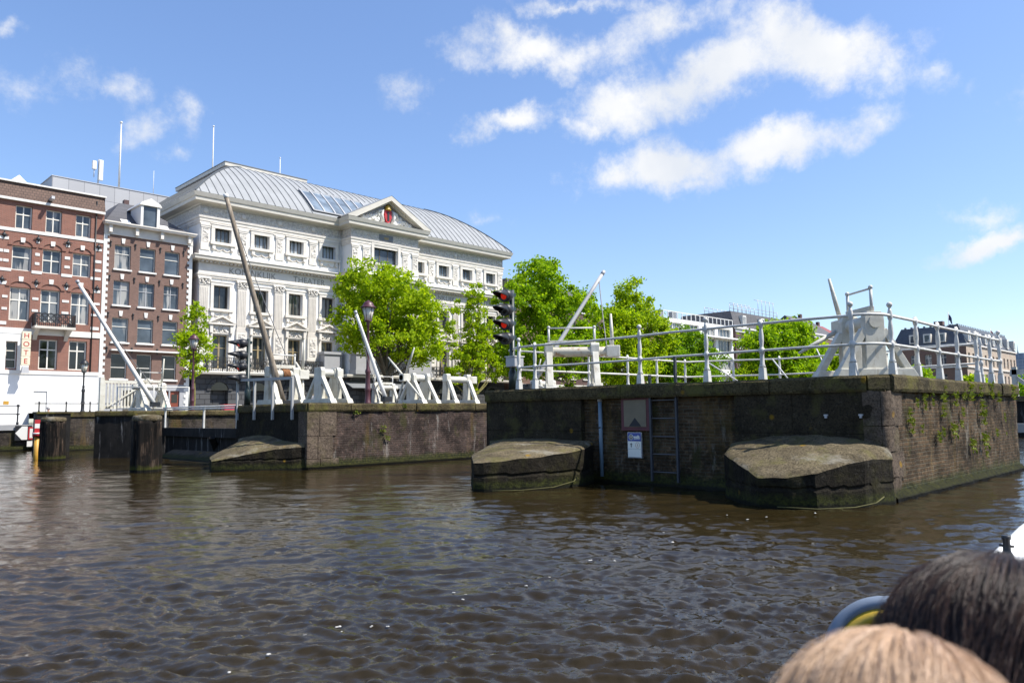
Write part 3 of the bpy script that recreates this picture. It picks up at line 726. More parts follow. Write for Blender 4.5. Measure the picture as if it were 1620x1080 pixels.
# ---- ladder, pipe and signs on the shaded front of the near pier
lad = thing('wall_ladder', 'grey steel ladder hung on the shaded front of the nearest pier', 'ladder', (AX-.1, 9.45, 0))
for y, zt in ((.32, 2.42), (-.34, 2.78)):
    MB().box(-.03, .03, y-.022, y+.022, .12, zt).build('stile', plain('galvanised_steel_%d' % (y > 0), (.045, .048, .055), .6, .2, 8, 0, 0), lad)
rung = None
for z in (2.22, 1.86, 1.47, 1.08, .70, .32):
    if rung is None: rung = MB().tube([(0, -.32, 0), (0, .30, 0)], .012, 8).build('rung', plain('worn_rung', (.11, .11, .115), .6), lad); rung.location = (0, 0, z)
    else: copy_part(rung, (0, 0, z))
for y in (.32, -.34): MB().prism([(-.015, 2.05), (.0, 1.75), (.02, 1.75), (.12, 2.1)], y-.012, y+.012, 'xz').build('bracket', M['panel'], lad)
dp = thing('drain_pipe', 'pale blue grey drain pipe down the joint of the shaded pier front', 'pipe', (AX-.07, 11.2, 0))
MB().tube([(0, -.02, .15), (0, 0, 1.9)], .045, 10).build('pipe', plain('blue_grey_plastic', (.16, .23, .29), .5, .15, 3), dp)
MB().lathe([(.058, 0), (.058, .12)], (0, 0, 1.86), 10).build('collar', M['panel'], dp)
MB().lathe([(.056, 0), (.056, .03)], (0, .01, 1.25), 10).build('clamp', M['blackiron'], dp)
# height sign: red border, pale panel, black triangle at its foot
hs_ = thing('navigation_sign', 'square red bordered wooden sign with black triangle on the shaded pier front', 'sign', (AX-.06, 10.2, 1.20))
MB().box(-.025, .025, -.38, .38, 0, .75).build('board', plain('dark_red_sign_paint', (.105, .022, .028), .6, .2, 5), hs_)
MB().box(-.034, -.0255, -.30, .30, .085, .68).build('panel', plain('faded_sign_panel', (.19, .155, .10), .7, .15, 4), hs_)
MB().prism([(-.165, .095), (.165, .095), (0, .285)], -.040, -.0345, 'yz').build('triangle', plain('black_sign_paint', (.012, .012, .018), .6), hs_)
# blue and white mooring sign
bs = thing('information_sign', 'small blue and white information plate below the red bordered sign', 'sign', (AX-.055, 10.24, .60))
M['signwhite'] = plain('sign_white', (.82, .80, .70), .35, .03, 3); M['signblue'] = plain('sign_blue', (.028, .065, .30), .35, .05, 3)
MB().box(-.02, .02, -.19, .19, 0, .565).build('plate', M['panel'], bs)
MB().box(-.027, -.0205, -.175, .175, .02, .365).build('white_panel', M['signwhite'], bs)
MB().box(-.027, -.0205, -.175, .175, .368, .55).build('blue_panel', M['signblue'], bs)
MB().box(-.031, -.0275, -.17, .17, .192, .198).build('divider', M['panel'], bs)
def text(body, size, parent, loc, mat, rot=(R_(90), 0, 0), ext=.002, name='lettering', sx=1.0, align='CENTER', bold=0.0):
    cu = bpy.data.curves.new(name, 'FONT'); cu.body = body; cu.size = size; cu.extrude = ext; cu.align_x = align; cu.offset = bold; cu.space_character = sx
    cu.materials.append(mat); tmp = bpy.data.objects.new(name+'_curve', cu); COL.objects.link(tmp)
    me = bpy.data.meshes.new_from_object(tmp.evaluated_get(bpy.context.evaluated_depsgraph_get())); me.name = name; bpy.data.objects.remove(tmp)
    o = bpy.data.objects.new(name, me); COL.objects.link(o); o.parent = parent; o.location = loc; o.rotation_euler = rot; return o
WR = (R_(90), 0, R_(-90))   # reading on a face that looks towards -x
ring = MB().lathe([(.062, -.0275), (.062, -.032), (.048, -.032), (.048, -.0275)], (0, .085, .458), 20, (1, 0, 0)); ring.build('emblem', M['signwhite'], bs)
MB().lathe([(.030, -.0275), (.030, -.034), (.018, -.036)], (0, .085, .458), 14, (1, 0, 0)).build('emblem_core', plain('emblem_cream', (.62, .52, .42), .5), bs)
text('walk', .088, bs, (-.029, -.068, .435), M['signwhite'], WR, bold=.004)
MB().box(-.031, -.0275, -.15, .012, .412, .424).build('underline', M['signwhite'], bs)
M['signgrey'] = plain('sign_grey_print', (.10, .10, .09), .5)
ar = MB(); ar.prism([(.075, .235), (.095, .235), (.095, .30), (.125, .285), (.085, .33), (.045, .285), (.075, .30)], -.031, -.0275, 'yz'); ar.build('arrow', M['signgrey'], bs)
M['signorange'] = plain('sign_orange_print', (.50, .22, .08), .5)
rg = MB()
for k in range(24):
    t0, t1 = 2*math.pi*k/24, 2*math.pi*(k+1)/24
    rg.bar((-.029, -.085+.052*math.cos(t0), .282+.062*math.sin(t0)), (-.029, -.085+.052*math.cos(t1), .282+.062*math.sin(t1)), .006, .003, (1, 0, 0))
rg.build('roundel', M['signorange'], bs)
text('1', .085, bs, (-.029, -.085, .252), M['signorange'], WR)
# algae hung ropes at the foot of the aprons
for pts, lab in (([(10.95, 11.6, .03), (11.5, 11.3, .02), (12.2, 11.02, .05), (12.75, 10.93, .14), (12.9, 10.98, .22)], 'slack yellow green rope at the foot of the left apron'),
                 ([(12.1, 6.0, .03), (12.35, 5.42, .015), (12.9, 5.05, .02), (13.3, 4.86, .07), (13.5, 4.8, .16)], 'slack yellow green rope at the foot of the right broken apron')):
    tag(MB().tube(pts, .011, 6).build('rope', plain('algae_rope', (.085, .08, .024), .95, .4, 12)), lab, 'rope')
for y in (5.9, 5.28):
    o = MB().box(AX-.165, AX-.125, y-.035, y+.035, 1.50, 1.53); o.box(AX-.165, AX-.125, y-.02, y+.02, 1.46, 1.499)
    tag(o.build('iron_cramp', M['panel']), 'small pale iron bracket on the stone face above the right apron', 'bracket', 'pale brackets on the pier stone')

# ---- the middle pier
BX, BY, BZ = 11.97, 20.78, 2.0
pB = thing('lock_pier', 'middle brick lock pier with mossy coping, carrying spars and timber windlasses', 'pier', (0, 0, 0))
MB().box(BX+.05, 27, BY+.05, 25.45, -.6, BZ-.02).build('body', M['pierB_wall'], pB)
rough_wall((BX+.75, BY), (27, BY), -.6, BZ-.26, 130, 26, .02, (0, -1), 6.0).build('side_wall', M['pierB_wall'], pB)
rough_wall((BX, 25.5), (BX, BY+.3), -.6, BZ-.26, 40, 20, .02, (-1, 0), 8.0).build('end_wall', M['apron_side_shade'], pB)
cs = MB()
for k, (z0, z1) in enumerate(((-.6, .30), (.31, .98), (.99, BZ-.265))):
    w_ = (1.0, .78, .9)[k]
    cs.box(BX-.02, BX+w_*.45, BY-.03, BY+.5, z0, z1); cs.box(BX+w_*.45+.012, BX+w_+.1, BY-.028, BY+.4, z0, z1)
cs.build('corner_stones', M['blocks'], pB, .012)
coping_run(pB, [(BX, 25.5), (BX, BY), (27, BY)], .8, BZ-.26, BZ, 1.5, seed=3)
apron(pB, [(BX-.02, 25.3, .6), (10.45, 24.1, .36), (9.72, 22.25, .33), (10.2, 21.9, .46), (11.0, 21.4, .62), (11.6, 21.0, .70), (BX-.02, 20.86, .70)],
      [(BX-.02, 25.3, .86), (BX-.02, 24.2, .98), (BX-.02, 23.2, 1.0), (BX-.02, 22, .84), (BX-.02, 20.9, .78)], .06)
MB().box(BX+.6, 26.9, BY+.6, 25.4, BZ-.02, BZ-.006).build('deck', M['paving'], pB)
mb = rough_wall((BX, BY-.07), (27, BY-.06), -.5, .07, 120, 4, .02, (0, -1), 15.0); mb.quad((BX, BY-.07, .07), (27, BY-.06, .07), (27, BY, .11), (BX, BY, .11)); mb.build('moss_ledge', M['moss'], pB, recalc=False)
# weeds on the middle pier
for i, (px, py, s) in enumerate(((564, 647, 1.1), (605, 676, 1.0), (613, 691, .9), (640, 640, .8))):
    o = fm[i].copy(); COL.objects.link(o); o.location = aty(px, py, BY-.03); o.scale = (s,)*3
    tag(o, 'small green weed rooted in the long brick side of the middle pier', 'plant', 'weeds on the middle pier')

# ---- the left pier, its gate and the mooring posts
pC = thing('lock_pier', 'left lock pier with blackened blunt nose, behind the two mooring posts', 'pier', (0, 0, 0))
MB().prism([(10.02, 34.0), (11.2, 33.1), (12.45, 32.75), (20, 32.75), (20, 37), (11, 37)], -.6, 1.68).build('body', M['quay_wall'], pC)
for a_, b_, n_ in (((9.98, 33.97), (11.17, 33.06), (-.6, -.8)), ((11.17, 33.06), (12.43, 32.71), (-.27, -.96))):
    rough_wall(a_, b_, -.6, 1.68, 16, 14, .015, n_, 2.0).build('nose_face', M['tar'], pC)
coping_run(pC, [(9.98, 33.97), (11.17, 33.06), (12.43, 32.71), (20, 32.71)], .6, 1.68, 1.9, 1.4, seed=9)
MB().prism([(10.5, 34.2), (11.4, 33.5), (12.5, 33.2), (19.5, 33.2), (19.5, 36.8), (11.2, 36.8)], 1.68, 1.894).build('deck', M['paving'], pC)
st = MB(); rnd = random.Random(2)
g = thing('lock_gate', 'black timber lock gate with white handrail between the left and middle piers', 'lock gate', (12.25, 29.1, 0))
MB().box(-.16, .16, -3.5, 3.5, .86, 1.2).build('beam', M['tar'], g, .01)
MB().box(.02, .10, -3.6, 3.5, -.5, .86).build('leaf', M['tar'], g); mb = MB(); mb.prism([(-.9, -.1), (.02, .34), (.02, -.3), (-.9, -.3)], -3.4, 2.6, 'xz'); mb.build('sill_slope', M['blocks'], g)
for y in (-1.6,): MB().bar((-.25, y, .86), (.55, y+.9, -.2), .20, .1).build('strut', M['tar'], g)
for z in (2.0, 1.92): MB().tube([(-.12, -3.6, z), (-.12, 3.4, z)], .028, 8).build('rail', M['rail'], g)
sp = None
for y in (3.2, -.55, -3.3):
    if sp is None: sp = MB().box(-.03, .03, -.03, .03, 1.05, 2.0).build('stanchion', M['rail'], g); sp.location = (-.12, y, 0)
    else: copy_part(sp, (-.12, y, 0))

def dolphin(px, py_w, r, ztop, label, seed):
    c = atz(px, py_w, 0); d = Vector((c.x, c.y, 0)).normalized(); c = c+d*r*.9
    t = thing('mooring_post', label, 'mooring post', (c.x, c.y, 0), 0, 'timber mooring posts')
    rnd = random.Random(seed); mb = MB(); n = 40; rows = 18; vs = []; fs = []
    for j in range(rows+1):
        z = -.6+(ztop+.6)*j/rows
        for k in range(n):
            a_ = 2*math.pi*k/n; rr = r*(1.03-.06*j/rows)*(1+.055*math.cos(9*a_+seed)+.03*math.cos(23*a_)+.15*mnoise.noise(Vector((math.cos(a_)*2.5+seed, math.sin(a_)*2.5, z*.8))))
            if z < .35: rr *= 1-.10*max(0, (.35-z))
            vs.append((rr*math.cos(a_), rr*math.sin(a_), z))
    for j in range(rows):
        for k in range(n): k2 = (k+1) % n; fs.append((j*n+k, j*n+k2, (j+1)*n+k2, (j+1)*n+k))
    fs.append(tuple(rows*n+k for k in range(n))); mb._add(vs, fs, True); mb.build('timber', M['dolphin'], t)
    MB().lathe([(r*.95, ztop-.02), (r*1.0, ztop+.03), (r*1.0, ztop+.12), (r*.9, ztop+.16), (r*.1, ztop+.19)], n=32).build('cap', M['apron'], t)
    return t
dolphin(230, 747, .41, 1.52, 'wider rotten timber mooring post nearer the middle pier', 3)
dolphin(82, 729, .44, 1.50, 'slimmer timber mooring post with white cap beside the yellow pole', 8)
# yellow channel pole
yp = thing('channel_pole', 'yellow pole with red and white bands standing in the water', 'pole', (8.34, 35.57, 0))
M['yellow'] = plain('yellow_paint', (.50, .27, .03), .5, .15, 4)
MB().lathe([(.10, -.6), (.10, .9)], n=14).build('shaft', M['yellow'], yp)
MB().lathe([(.17, .9), (.17, 1.08)], n=14).build('band', M['red'], yp)
MB().lathe([(.168, 1.0), (.171, 1.0), (.171, 1.06), (.168, 1.06)], n=14).build('white_band', M['white_paint'], yp)
MB().box(-.12, .12, -.1, .02, 1.08, 1.58).build('panel', M['red'], yp)
MB().box(-.12, .12, -.104, -.101, 1.24, 1.42).build('white_stripe', M['white_paint'], yp)
# arrow board on the far left quay
ab = thing('arrow_sign', 'white left pointing arrow board on black backing at the far left quay', 'sign', (10.0, 45.85, .9))
MB().box(-.25, .50, -.02, .02, -.38, .38).build('backing', M['blackiron'], ab)
MB().prism([(-.24, 0), (.05, .34), (.30, .34), (.30, -.34), (.05, -.34)], -.032, -.021, 'xz').build('arrow', M['white_paint'], ab)
MB().box(.34, .62, -.03, .0, -.34, .30).build('red_frame', M['red'], ab)
MB().box(.40, .56, -.036, -.031, -.26, .22).build('white_panel', M['white_paint'], ab)
MB().box(.30, .6, -.03, 0, -.70, -.42).build('small_plate', M['white_paint'], ab)
# black railing on the left quay
lr = thing('quay_railing', 'black iron railing along the left quay below the hotel', 'railing', (0, 46.15, 1.32))
pst = None
for x in (-6, -3.5, -1, 1.4, 3.9, 6.4, 8.0, 9.9):
    mb = MB().lathe([(.06, 0), (.06, .12), (.035, .16), (.035, .5), (.055, .52), (.055, .58), (.035, .6), (.035, .92), (.06, .94), (.06, 1.03), (.02, 1.06)], n=10)
    if pst is None: pst = mb.build('post', M['blackiron'], lr); pst.location = (x, 0, 0)
    else: copy_part(pst, (x, 0, 0))
for z in (.98, .55): MB().tube([(-8, 0, z), (10, 0, z)], .022, 8).build('rail', M['blackiron'], lr)
lr2 = thing('quay_railing', 'short black railing on the abutment beside the street lamp', 'railing', (0, 43.4, QZ))
pst = None
for x in (10.2, 11.4, 12.5, 13.5):
    if pst is None: pst = MB().lathe([(.05, 0), (.03, .1), (.03, .45), (.05, .48), (.02, .52)], n=10).build('post', M['blackiron'], lr2); pst.location = (x, 0, 0)
    else: copy_part(pst, (x, 0, 0))
MB().tube([(10.0, 0, .42), (14.0, 0, .42)], .02, 8).build('rail', M['blackiron'], lr2)

# ================================================================== THEATRE
TX, TY = 45.75, 66.0
th = thing('theatre', 'large white neoclassical theatre with curved zinc roof and central pediment', 'theatre', (TX, TY, QZ))
HW, RW, RD = 18.5, 4.15, 1.8           # half width, half width and depth of the projecting centre
ZC, ZCB, ZF, ZA = 19.2, 18.3, 17.4, 16.7
BAY = [16.45, 12.75, 9.2, 5.65]; PIL = [18.05, 14.55, 10.95, 7.4]
SBAY = [-b for b in BAY]+BAY[::-1]; SPIL = [-b for b in PIL]+PIL[::-1]
# openings: attic, second floor, French windows
def bays(ctrs, w, z0, z1): return [(c-w/2, c+w/2, z0, z1) for c in ctrs]
L_b = [c for c in SBAY if c < 0]; R_b = [c for c in SBAY if c > 0]
wl = MB()
for cs_, u0, u1 in ((L_b, -HW, -RW), (R_b, RW, HW)):
    wall_open(wl, u0, u1, 3.5, ZC-.5, 0, bays(cs_, 1.5, 15.15, 16.72)+bays(cs_, 1.45, 9.2, 11.28)+bays(cs_, 1.45, 3.9, 6.9), .42)
RBAY = [0]
wall_open(wl, -RW, RW, 3.5, ZC-.5, -RD, [(-1.5, 1.5, 15.1, 17.0), (-1.4, 1.4, 9.0, 11.5), (-1.3, 1.3, 3.9, 7.2)], .42)
for s in (-1, 1): wl.quad((s*RW, -RD, 3.5), (s*RW, 0, 3.5), (s*RW, 0, ZC-.5), (s*RW, -RD, ZC-.5))
SIDE = [3.6, 8.4, 13.2]
wall_open(wl, 0, 34, 3.5, ZC-.5, -HW, bays(SIDE, 1.5, 15.15, 16.72)+bays(SIDE, 1.45, 9.2, 11.28)+bays(SIDE, 1.45, 3.9, 6.9), .42, axis='y')
wl.quad((HW, 0, 3.5), (HW, 34, 3.5), (HW, 34, ZC-.5), (HW, 0, ZC-.5)); wl.quad((-HW, 34, 0), (HW, 34, 0), (HW, 34, ZC), (-HW, 34, ZC))
wl.build('wall', M['white_wall'], th, recalc=False)
gfm = MB()
GD = [-16.45, -12.75, -9.2, 9.2, 12.75, 16.45]
wall_open(gfm, -HW-.06, -RW-.06, 0, 3.5, -.10, [(c-.8, c+.8, .0, 2.0) for c in GD if c < 0], .6)
wall_open(gfm, RW+.06, HW+.06, 0, 3.5, -.10, [(c-.8, c+.8, .0, 2.0) for c in GD if c > 0], .6)
wall_open(gfm, -RW-.06, RW+.06, 0, 3.5, -RD-.1, [(-3.2, -1.4, 0, 2.6), (-.9, .9, 0, 2.6), (1.4, 3.2, 0, 2.6)], .6)
wall_open(gfm, 0, 34, 0, 3.5, -HW-.06, [], .3, axis='y')
for s in (-1, 1): gfm.quad((s*(RW+.06), -RD-.1, 0), (s*(RW+.06), -.1, 0), (s*(RW+.06), -.1, 3.5), (s*(RW+.06), -RD-.1, 3.5))
gfm.quad((HW+.06, -.1, 0), (HW+.06, 34, 0), (HW+.06, 34, 3.5), (HW+.06, -.1, 3.5))
gfm.build('ground_floor', M['gf_stone'], th, recalc=False)
for c in GD:   # arched door heads
    mb = MB(); pts = [(c-.8, 2.0)]+[(c-.8*math.cos(math.pi*k/12), 2.0+.72*math.sin(math.pi*k/12)) for k in range(13)]+[(c+.8, 2.0)]
    pts2 = [(c-1.15*math.cos(math.pi*k/12), 2.0+1.08*math.sin(math.pi*k/12)) for k in range(13)]
    mb.prism([(c-.8*math.cos(math.pi*k/12), 2.002+.72*math.sin(math.pi*k/12)) for k in range(13)], -.115, -.104, 'xz')
    d = mb.build('door_arch', M['glass_dark'], th)
    vm = MB()
    for k in range(12):
        a_, b_, c_, d_ = pts2[k], pts2[k+1], pts[k+2], pts[k+1]
        g_ = .012; vm.prism([(a_[0]+g_, a_[1]), (b_[0]-g_, b_[1]), (c_[0]-g_*.6, c_[1]), (d_[0]+g_*.6, d_[1])], -.22, -.11, 'xz')
    vm.build('voussoirs', M['gf_stone'], d)
# sloping glazed awning with poster cases near the entrance
for c in (-4.9, -7.0, 5.6, 7.9):
    f = MB().box(c-.55, c+.55, -.22, -.12, .25, 1.75).build('poster_case', M['frame_tan'], th)
    MB().box(c-.43, c+.43, -.235, -.221, .36, 1.62).build('poster', plain('poster_print_%d' % int(c*10), (.35, .37, .42), .4, .7, 4), f)
aw = MB(); aw.prism([(-RD-.12, 3.0), (-RD-1.7, 2.35), (-RD-1.7, 2.28), (-RD-.12, 2.9)], -5.0, 5.0, 'yz'); aw.build('awning', M['lead'], th)

# --- horizontal mouldings that follow the breaks of the plan
OUT = [(-HW, 34), (-HW, 0), (-RW, 0), (-RW, -RD), (RW, -RD), (RW, 0), (HW, 0), (HW, 34)]
def offs(p):
    r = []
    for (x, y) in OUT:
        sx = -1 if x < 0 else 1; r.append((x+sx*p, y-p if y < 30 else y))
    return r
def moulding(prof, name, mat):
    """prof: [(projection, z)] swept along the outline; mitred at the corners"""
    mb = MB(); rows = [offs(p) for p, z in prof]; n = len(OUT); k = len(prof); vs = []; fs = []
    for (p, z), row in zip(prof, rows): vs += [(x, y, z) for x, y in row]
    for i in range(k-1):
        for j in range(n-1): fs.append((i*n+j, i*n+j+1, (i+1)*n+j+1, (i+1)*n+j))
    mb._add(vs, fs); return mb.build(name, mat, th, recalc=False)
moulding([(0, ZCB-.02), (.12, ZCB), (.16, ZCB+.12), (.78, ZCB+.22), (.80, ZCB+.5), (.88, ZCB+.56), (.98, ZC-.06), (1.0, ZC), (.86, ZC+.03), (-.6, ZC+.06)], 'cornice', M['gutter'])
moulding([(0, ZF+.01), (.045, ZF+.012), (.045, ZCB-.03), (0, ZCB-.03)], 'frieze', M['relief'])
moulding([(0, ZA), (.06, ZA), (.06, ZA+.2), (.10, ZA+.22), (.10, ZA+.46), (.16, ZA+.5), (.18, ZF-.02), (.10, ZF), (0, ZF)], 'architrave', M['trim'])
moulding([(0, 13.2), (.10, 13.22), (.12, 13.32), (.62, 13.42), (.64, 13.62), (.72, 13.72), (.70, 13.78), (0, 13.92)], 'string_cornice', M['gutter'])
moulding([(0, 12.28), (.05, 12.28), (.05, 13.19), (0, 13.19)], 'letter_band', M['trim'])
moulding([(0, 11.9), (.13, 11.92), (.13, 12.05), (.18, 12.08), (.20, 12.24), (.10, 12.27), (0, 12.27)], 'architrave', M['trim'])
moulding([(0, 3.36), (.95, 3.38), (1.0, 3.56), (.95, 3.62), (0, 3.64)], 'balcony_floor', M['gutter'])
moulding([(0, 13.93), (.06, 13.93), (.06, 14.3), (0, 14.32)], 'plinth_band', M['white_wall'])
dm = MB()      # dentils under the string cornice
def dentil_run(u0, u1, y):
    n = int((u1-u0)/.36)
    for i in range(n):
        u = u0+(u1-u0)*(i+.5)/n; dm.box(u-.09, u+.09, y-.38, y-.11, 13.215, 13.37)
dentil_run(-HW, -RW, 0); dentil_run(RW, HW, 0); dentil_run(-RW, RW, -RD)
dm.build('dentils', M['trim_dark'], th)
ro = None
for c in [-14.55, -10.95, -7.4, 7.4, 10.95, 14.55, -18.05, 18.05]:
    if ro is None: ro = MB().lathe([(.24, 0), (.22, .06), (.1, .09)], (0, 0, 0), 12, (0, -1, 0)).build('rosette', M['trim'], th); ro.location = (c, -.045, (ZF+ZCB)/2)
    else: copy_part(ro, (c, -.045, (ZF+ZCB)/2))
# --- pilasters
def upper_pil():
    mb = MB(); mb.box(-.42, .42, -.13, -.001, 14.32, 14.95); mb.box(-.36, .36, -.10, -.001, 14.95, 16.35); mb.box(-.42, .42, -.14, -.001, 16.35, 16.5); mb.box(-.46, .46, -.17, -.001, 16.5, 16.69)
    return mb
def lower_pil():
    mb = MB(); mb.box(-.48, .48, -.17, -.001, 7.30, 7.62); mb.box(-.42, .42, -.14, -.001, 7.62, 11.18)
    for k in range(5): mb.box(-.33+k*.15, -.26+k*.15, -.165, -.1405, 7.8, 11.0)
    return mb
def ped_pil():
    mb = MB(); mb.box(-.50, .50, -.20, -.001, 5.15, 7.28); mb.box(-.55, .55, -.24, -.001, 4.85, 5.14); return mb
def capital():
    mb = MB(); rnd = random.Random(5)
    mb.box(-.45, .45, -.17, -.002, 11.2, 11.26); mb.taper(-.58, .58, -.26, -.002, 11.78, 11.895, 0, 0)
    for k in range(26):
        x = rnd.uniform(-.46, .46); z = rnd.uniform(11.3, 11.74); mb.sphere((x, -.17, z), rnd.uniform(.05, .10), 6, 5, (1, 1, 1.2))
    for s in (-1, 1): mb.sphere((s*.48, -.2, 11.7), .11, 8, 6)
    return mb
protos = {}
def pil(name, maker, u, y, mat, sub=()):
    if name not in protos:
        p = maker().build(name, mat, th); protos[name] = p
        for (n2, mk, m2) in sub: mk().build(n2, m2, p)
        p.location = (u, y, 0)
    else: copy_part(protos[name], (u, y, 0))
relp_u = lambda: MB().box(-.24, .24, -.118, -.1005, 15.05, 16.25)
relp_l = lambda: MB().box(-.30, .30, -.225, -.2005, 5.35, 7.05)
for u in SPIL+[-3.75, -2.45, 2.45, 3.75]:
    y = -RD if abs(u) < RW else 0
    pil('attic_pilaster', upper_pil, u, y, M['trim'], (('carving', relp_u, M['relief']),))
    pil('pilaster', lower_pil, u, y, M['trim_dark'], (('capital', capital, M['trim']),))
    pil('pilaster_pedestal', ped_pil, u, y, M['trim'], (('carving', relp_l, M['relief']),))
# --- windows
def surround(w, z0, z1, t=.28, ear=.1):
    mb = MB(); mb.box(-w/2-t, -w/2-.002, -.12, -.001, z0, z1); mb.box(w/2+.002, w/2+t, -.12, -.001, z0, z1)
    mb.box(-w/2-t, w/2+t, -.13, -.001, z1+.002, z1+t); mb.box(-w/2-t-ear, w/2+t+ear, -.17, -.001, z1+t, z1+t+.1)
    mb.box(-w/2-t-.12, w/2+t+.12, -.30, -.001, z0-.24, z0-.002)
    for s in (-1, 1): mb.box(s*(w/2+.1)-.14, s*(w/2+.1)+.14, -.22, -.001, z0-.62, z0-.24); mb.sphere((s*(w/2+.1), -.16, z0-.66), .13, 8, 6)
    return mb
def swag(w, z):
    mb = MB()
    for k in range(13):
        f = k/12; mb.sphere(((f-.5)*w, -.06, z-.22*abs(math.sin(2*math.pi*f))), .075, 6, 5, (1.2, 1, 1))
    return mb
def hood():
    mb = MB()  # pediment over the French windows, with brackets and a carved panel
    mb.box(-1.22, 1.22, -.42, -.001, 7.78, 7.92)
    for s in (-1, 1):
        mb.prism([(0, 8.62), (s*1.28, 7.98), (s*1.28, 7.922), (s*1.1, 7.922), (0, 8.46)], -.44, -.001, 'xz'); mb.box(s*.92-.13, s*.92+.13, -.32, -.001, 7.05, 7.777)
    mb.prism([(0, 8.44), (1.05, 7.924), (-1.05, 7.924)], -.2, -.001, 'xz')
    return mb
def hood_carv():
    mb = MB(); rnd = random.Random(9)
    for k in range(30): mb.sphere((rnd.uniform(-.75, .75), -.08, rnd.uniform(7.12, 7.7)), rnd.uniform(.07, .15), 6, 5)
    for k in range(7): mb.sphere((rnd.uniform(-.4, .4), -.21, rnd.uniform(8.0, 8.2)), .07, 6, 5)
    return mb
def jambs():
    mb = MB(); mb.box(-1.0, -.727, -.12, -.001, 3.66, 7.0); mb.box(.727, 1.0, -.12, -.001, 3.66, 7.0); mb.box(-1.0, 1.0, -.14, -.001, 7.0, 7.1); return mb
first = {}
def winset(u, y, rot=0.0):
    R4 = Matrix.Rotation(rot, 4, 'Z')
    items = [('attic_window', (0, .41, 15.15)), ('sash_window', (0, .41, 9.2)), ('french_window', (0, .41, 3.9)), ('attic_surround', (0, 0, 0)), ('window_surround', (0, 0, 0)), ('door_hood', (0, 0, 0)), ('door_surround', (0, 0, 0))]
    for nm, lo in items:
        p = Vector((u, y, 0))+R4 @ Vector(lo)
        if nm not in first:
            if nm == 'attic_window':
                o = window_part(th, nm, 1.5, 1.57, M['frame_dark'], M['glass_light'], (0,0,0), .07, (-.25, 0, .25), (), .07)
            elif nm == 'sash_window': o = window_part(th, nm, 1.45, 2.08, M['frame_dark'], M['glass_low'], (0,0,0), .08, (0,), (), .07)
            elif nm == 'french_window': o = window_part(th, nm, 1.45, 3.0, M['frame_tan'], M['glass_low'], (0,0,0), .07, (0, .055), (.62,), .07)
            elif nm == 'attic_surround': o = surround(1.5, 15.15, 16.05+.36, .32).build(nm, M['trim'], th); swag(1.5, 14.6).build('garland', M['trim'], o)
            elif nm == 'window_surround': o = surround(1.45, 9.2, 11.28, .26).build(nm, M['trim'], th); swag(1.5, 8.75).build('garland', M['trim'], o)
            elif nm == 'door_hood': o = hood().build(nm, M['trim'], th); hood_carv().build('carving', M['trim'], o)
            else: o = jambs().build(nm, M['trim'], th)
            first[nm] = o; o.location = p; o.rotation_euler = (0, 0, rot)
        else:
            o = copy_part(first[nm], p); o.rotation_euler = (0, 0, rot)
for c in SBAY: winset(c, 0)
for y in SIDE: winset(-HW, y, R_(-90))
for (w, z0, h, mu) in ((3.0, 15.1, 1.9, (-.17, .17)), (2.8, 9.0, 2.5, (-.17, .17)), (2.6, 3.9, 3.3, (0,))):
    window_part(th, 'centre_window', w, h, M['frame_dark'], M['glass'], (0, -RD+.41, z0), .1, mu, (), .07)
    surround(w, z0, z0+h, .3).build('centre_surround', M['trim'], th).location = (0, -RD, 0)
# grey pedestals and figures beside the centre
for u in (-5.6, -3.2, 3.2, 5.6):
    y = -RD-1.1 if abs(u) < RW else -1.1
    mb = MB(); mb.box(u-1.0, u+1.0, y, y+1.08, 3.66, 5.6); mb.box(u-1.12, u+1.12, y-.12, y+1.08, 5.6, 5.85); mb.box(u-1.1, u+1.1, y-.1, y+1.08, 3.66, 4.1)
    p = mb.build('pedestal', M['pedestal'], th)
    sm_ = MB(); rnd = random.Random(int(u*10))
    prof = [(.42, 5.85), (.45, 6.1), (.36, 6.6), (.30, 7.1), (.36, 7.5), (.30, 7.75), (.12, 7.88), (.15, 8.0), (.19, 8.15), (.16, 8.32), (.02, 8.42)]
    sm_.lathe(prof, (u, y+.45, 0), 12); sm_.tube([(u-.3, y+.42, 7.6), (u-.5, y+.25, 7.2), (u-.25, y+.12, 6.95)], [.1, .085, .07], 8); sm_.tube([(u+.3, y+.42, 7.6), (u+.52, y+.3, 7.25), (u+.5, y+.15, 7.9)], [.1, .085, .07], 8)
    (sm_.build('statue', M['white_wall'], p) if abs(u) < 4 else None)
# balcony iron railing
def iron_rail(u0, u1, y, z0=3.62, h=1.25, pit=.16):
    mb = MB(); n = int((u1-u0)/pit)
    mb.box(u0, u1, y-.03, y+.03, z0+h-.05, z0+h); mb.box(u0, u1, y-.02, y+.02, z0+.08, z0+.12)
    for i in range(n+1):
        u = u0+(u1-u0)*i/n; w = .04 if i % 10 == 0 else .02; mb.box(u-w, u+w, y-w, y+w, z0, z0+h-.05)
    for i in range(0, n-2, 3):
        u = u0+(u1-u0)*(i+1.5)/n; r = .17
        for zc in (z0+.38, z0+.82):
            for k in range(8):
                t0, t1 = math.pi*2*k/8, math.pi*2*(k+1)/8
                mb.bar((u+r*math.cos(t0), y, zc+r*math.sin(t0)), (u+r*math.cos(t1), y, zc+r*math.sin(t1)), .05, .04, (0, 1, 0))
    return mb
iron_rail(-HW+.3, -6.7, -.9).build('balcony_railing', M['blackiron'], th)
iron_rail(6.7, HW-.3, -.9).build('balcony_railing', M['blackiron'], th)
iron_rail(-2.1, 2.1, -RD-.9).build('balcony_railing', M['blackiron'], th)
MB().box(-18.1, -17.95, -.98, -.86, 3.62, 5.0).build('railing_pier', M['blackiron'], th)
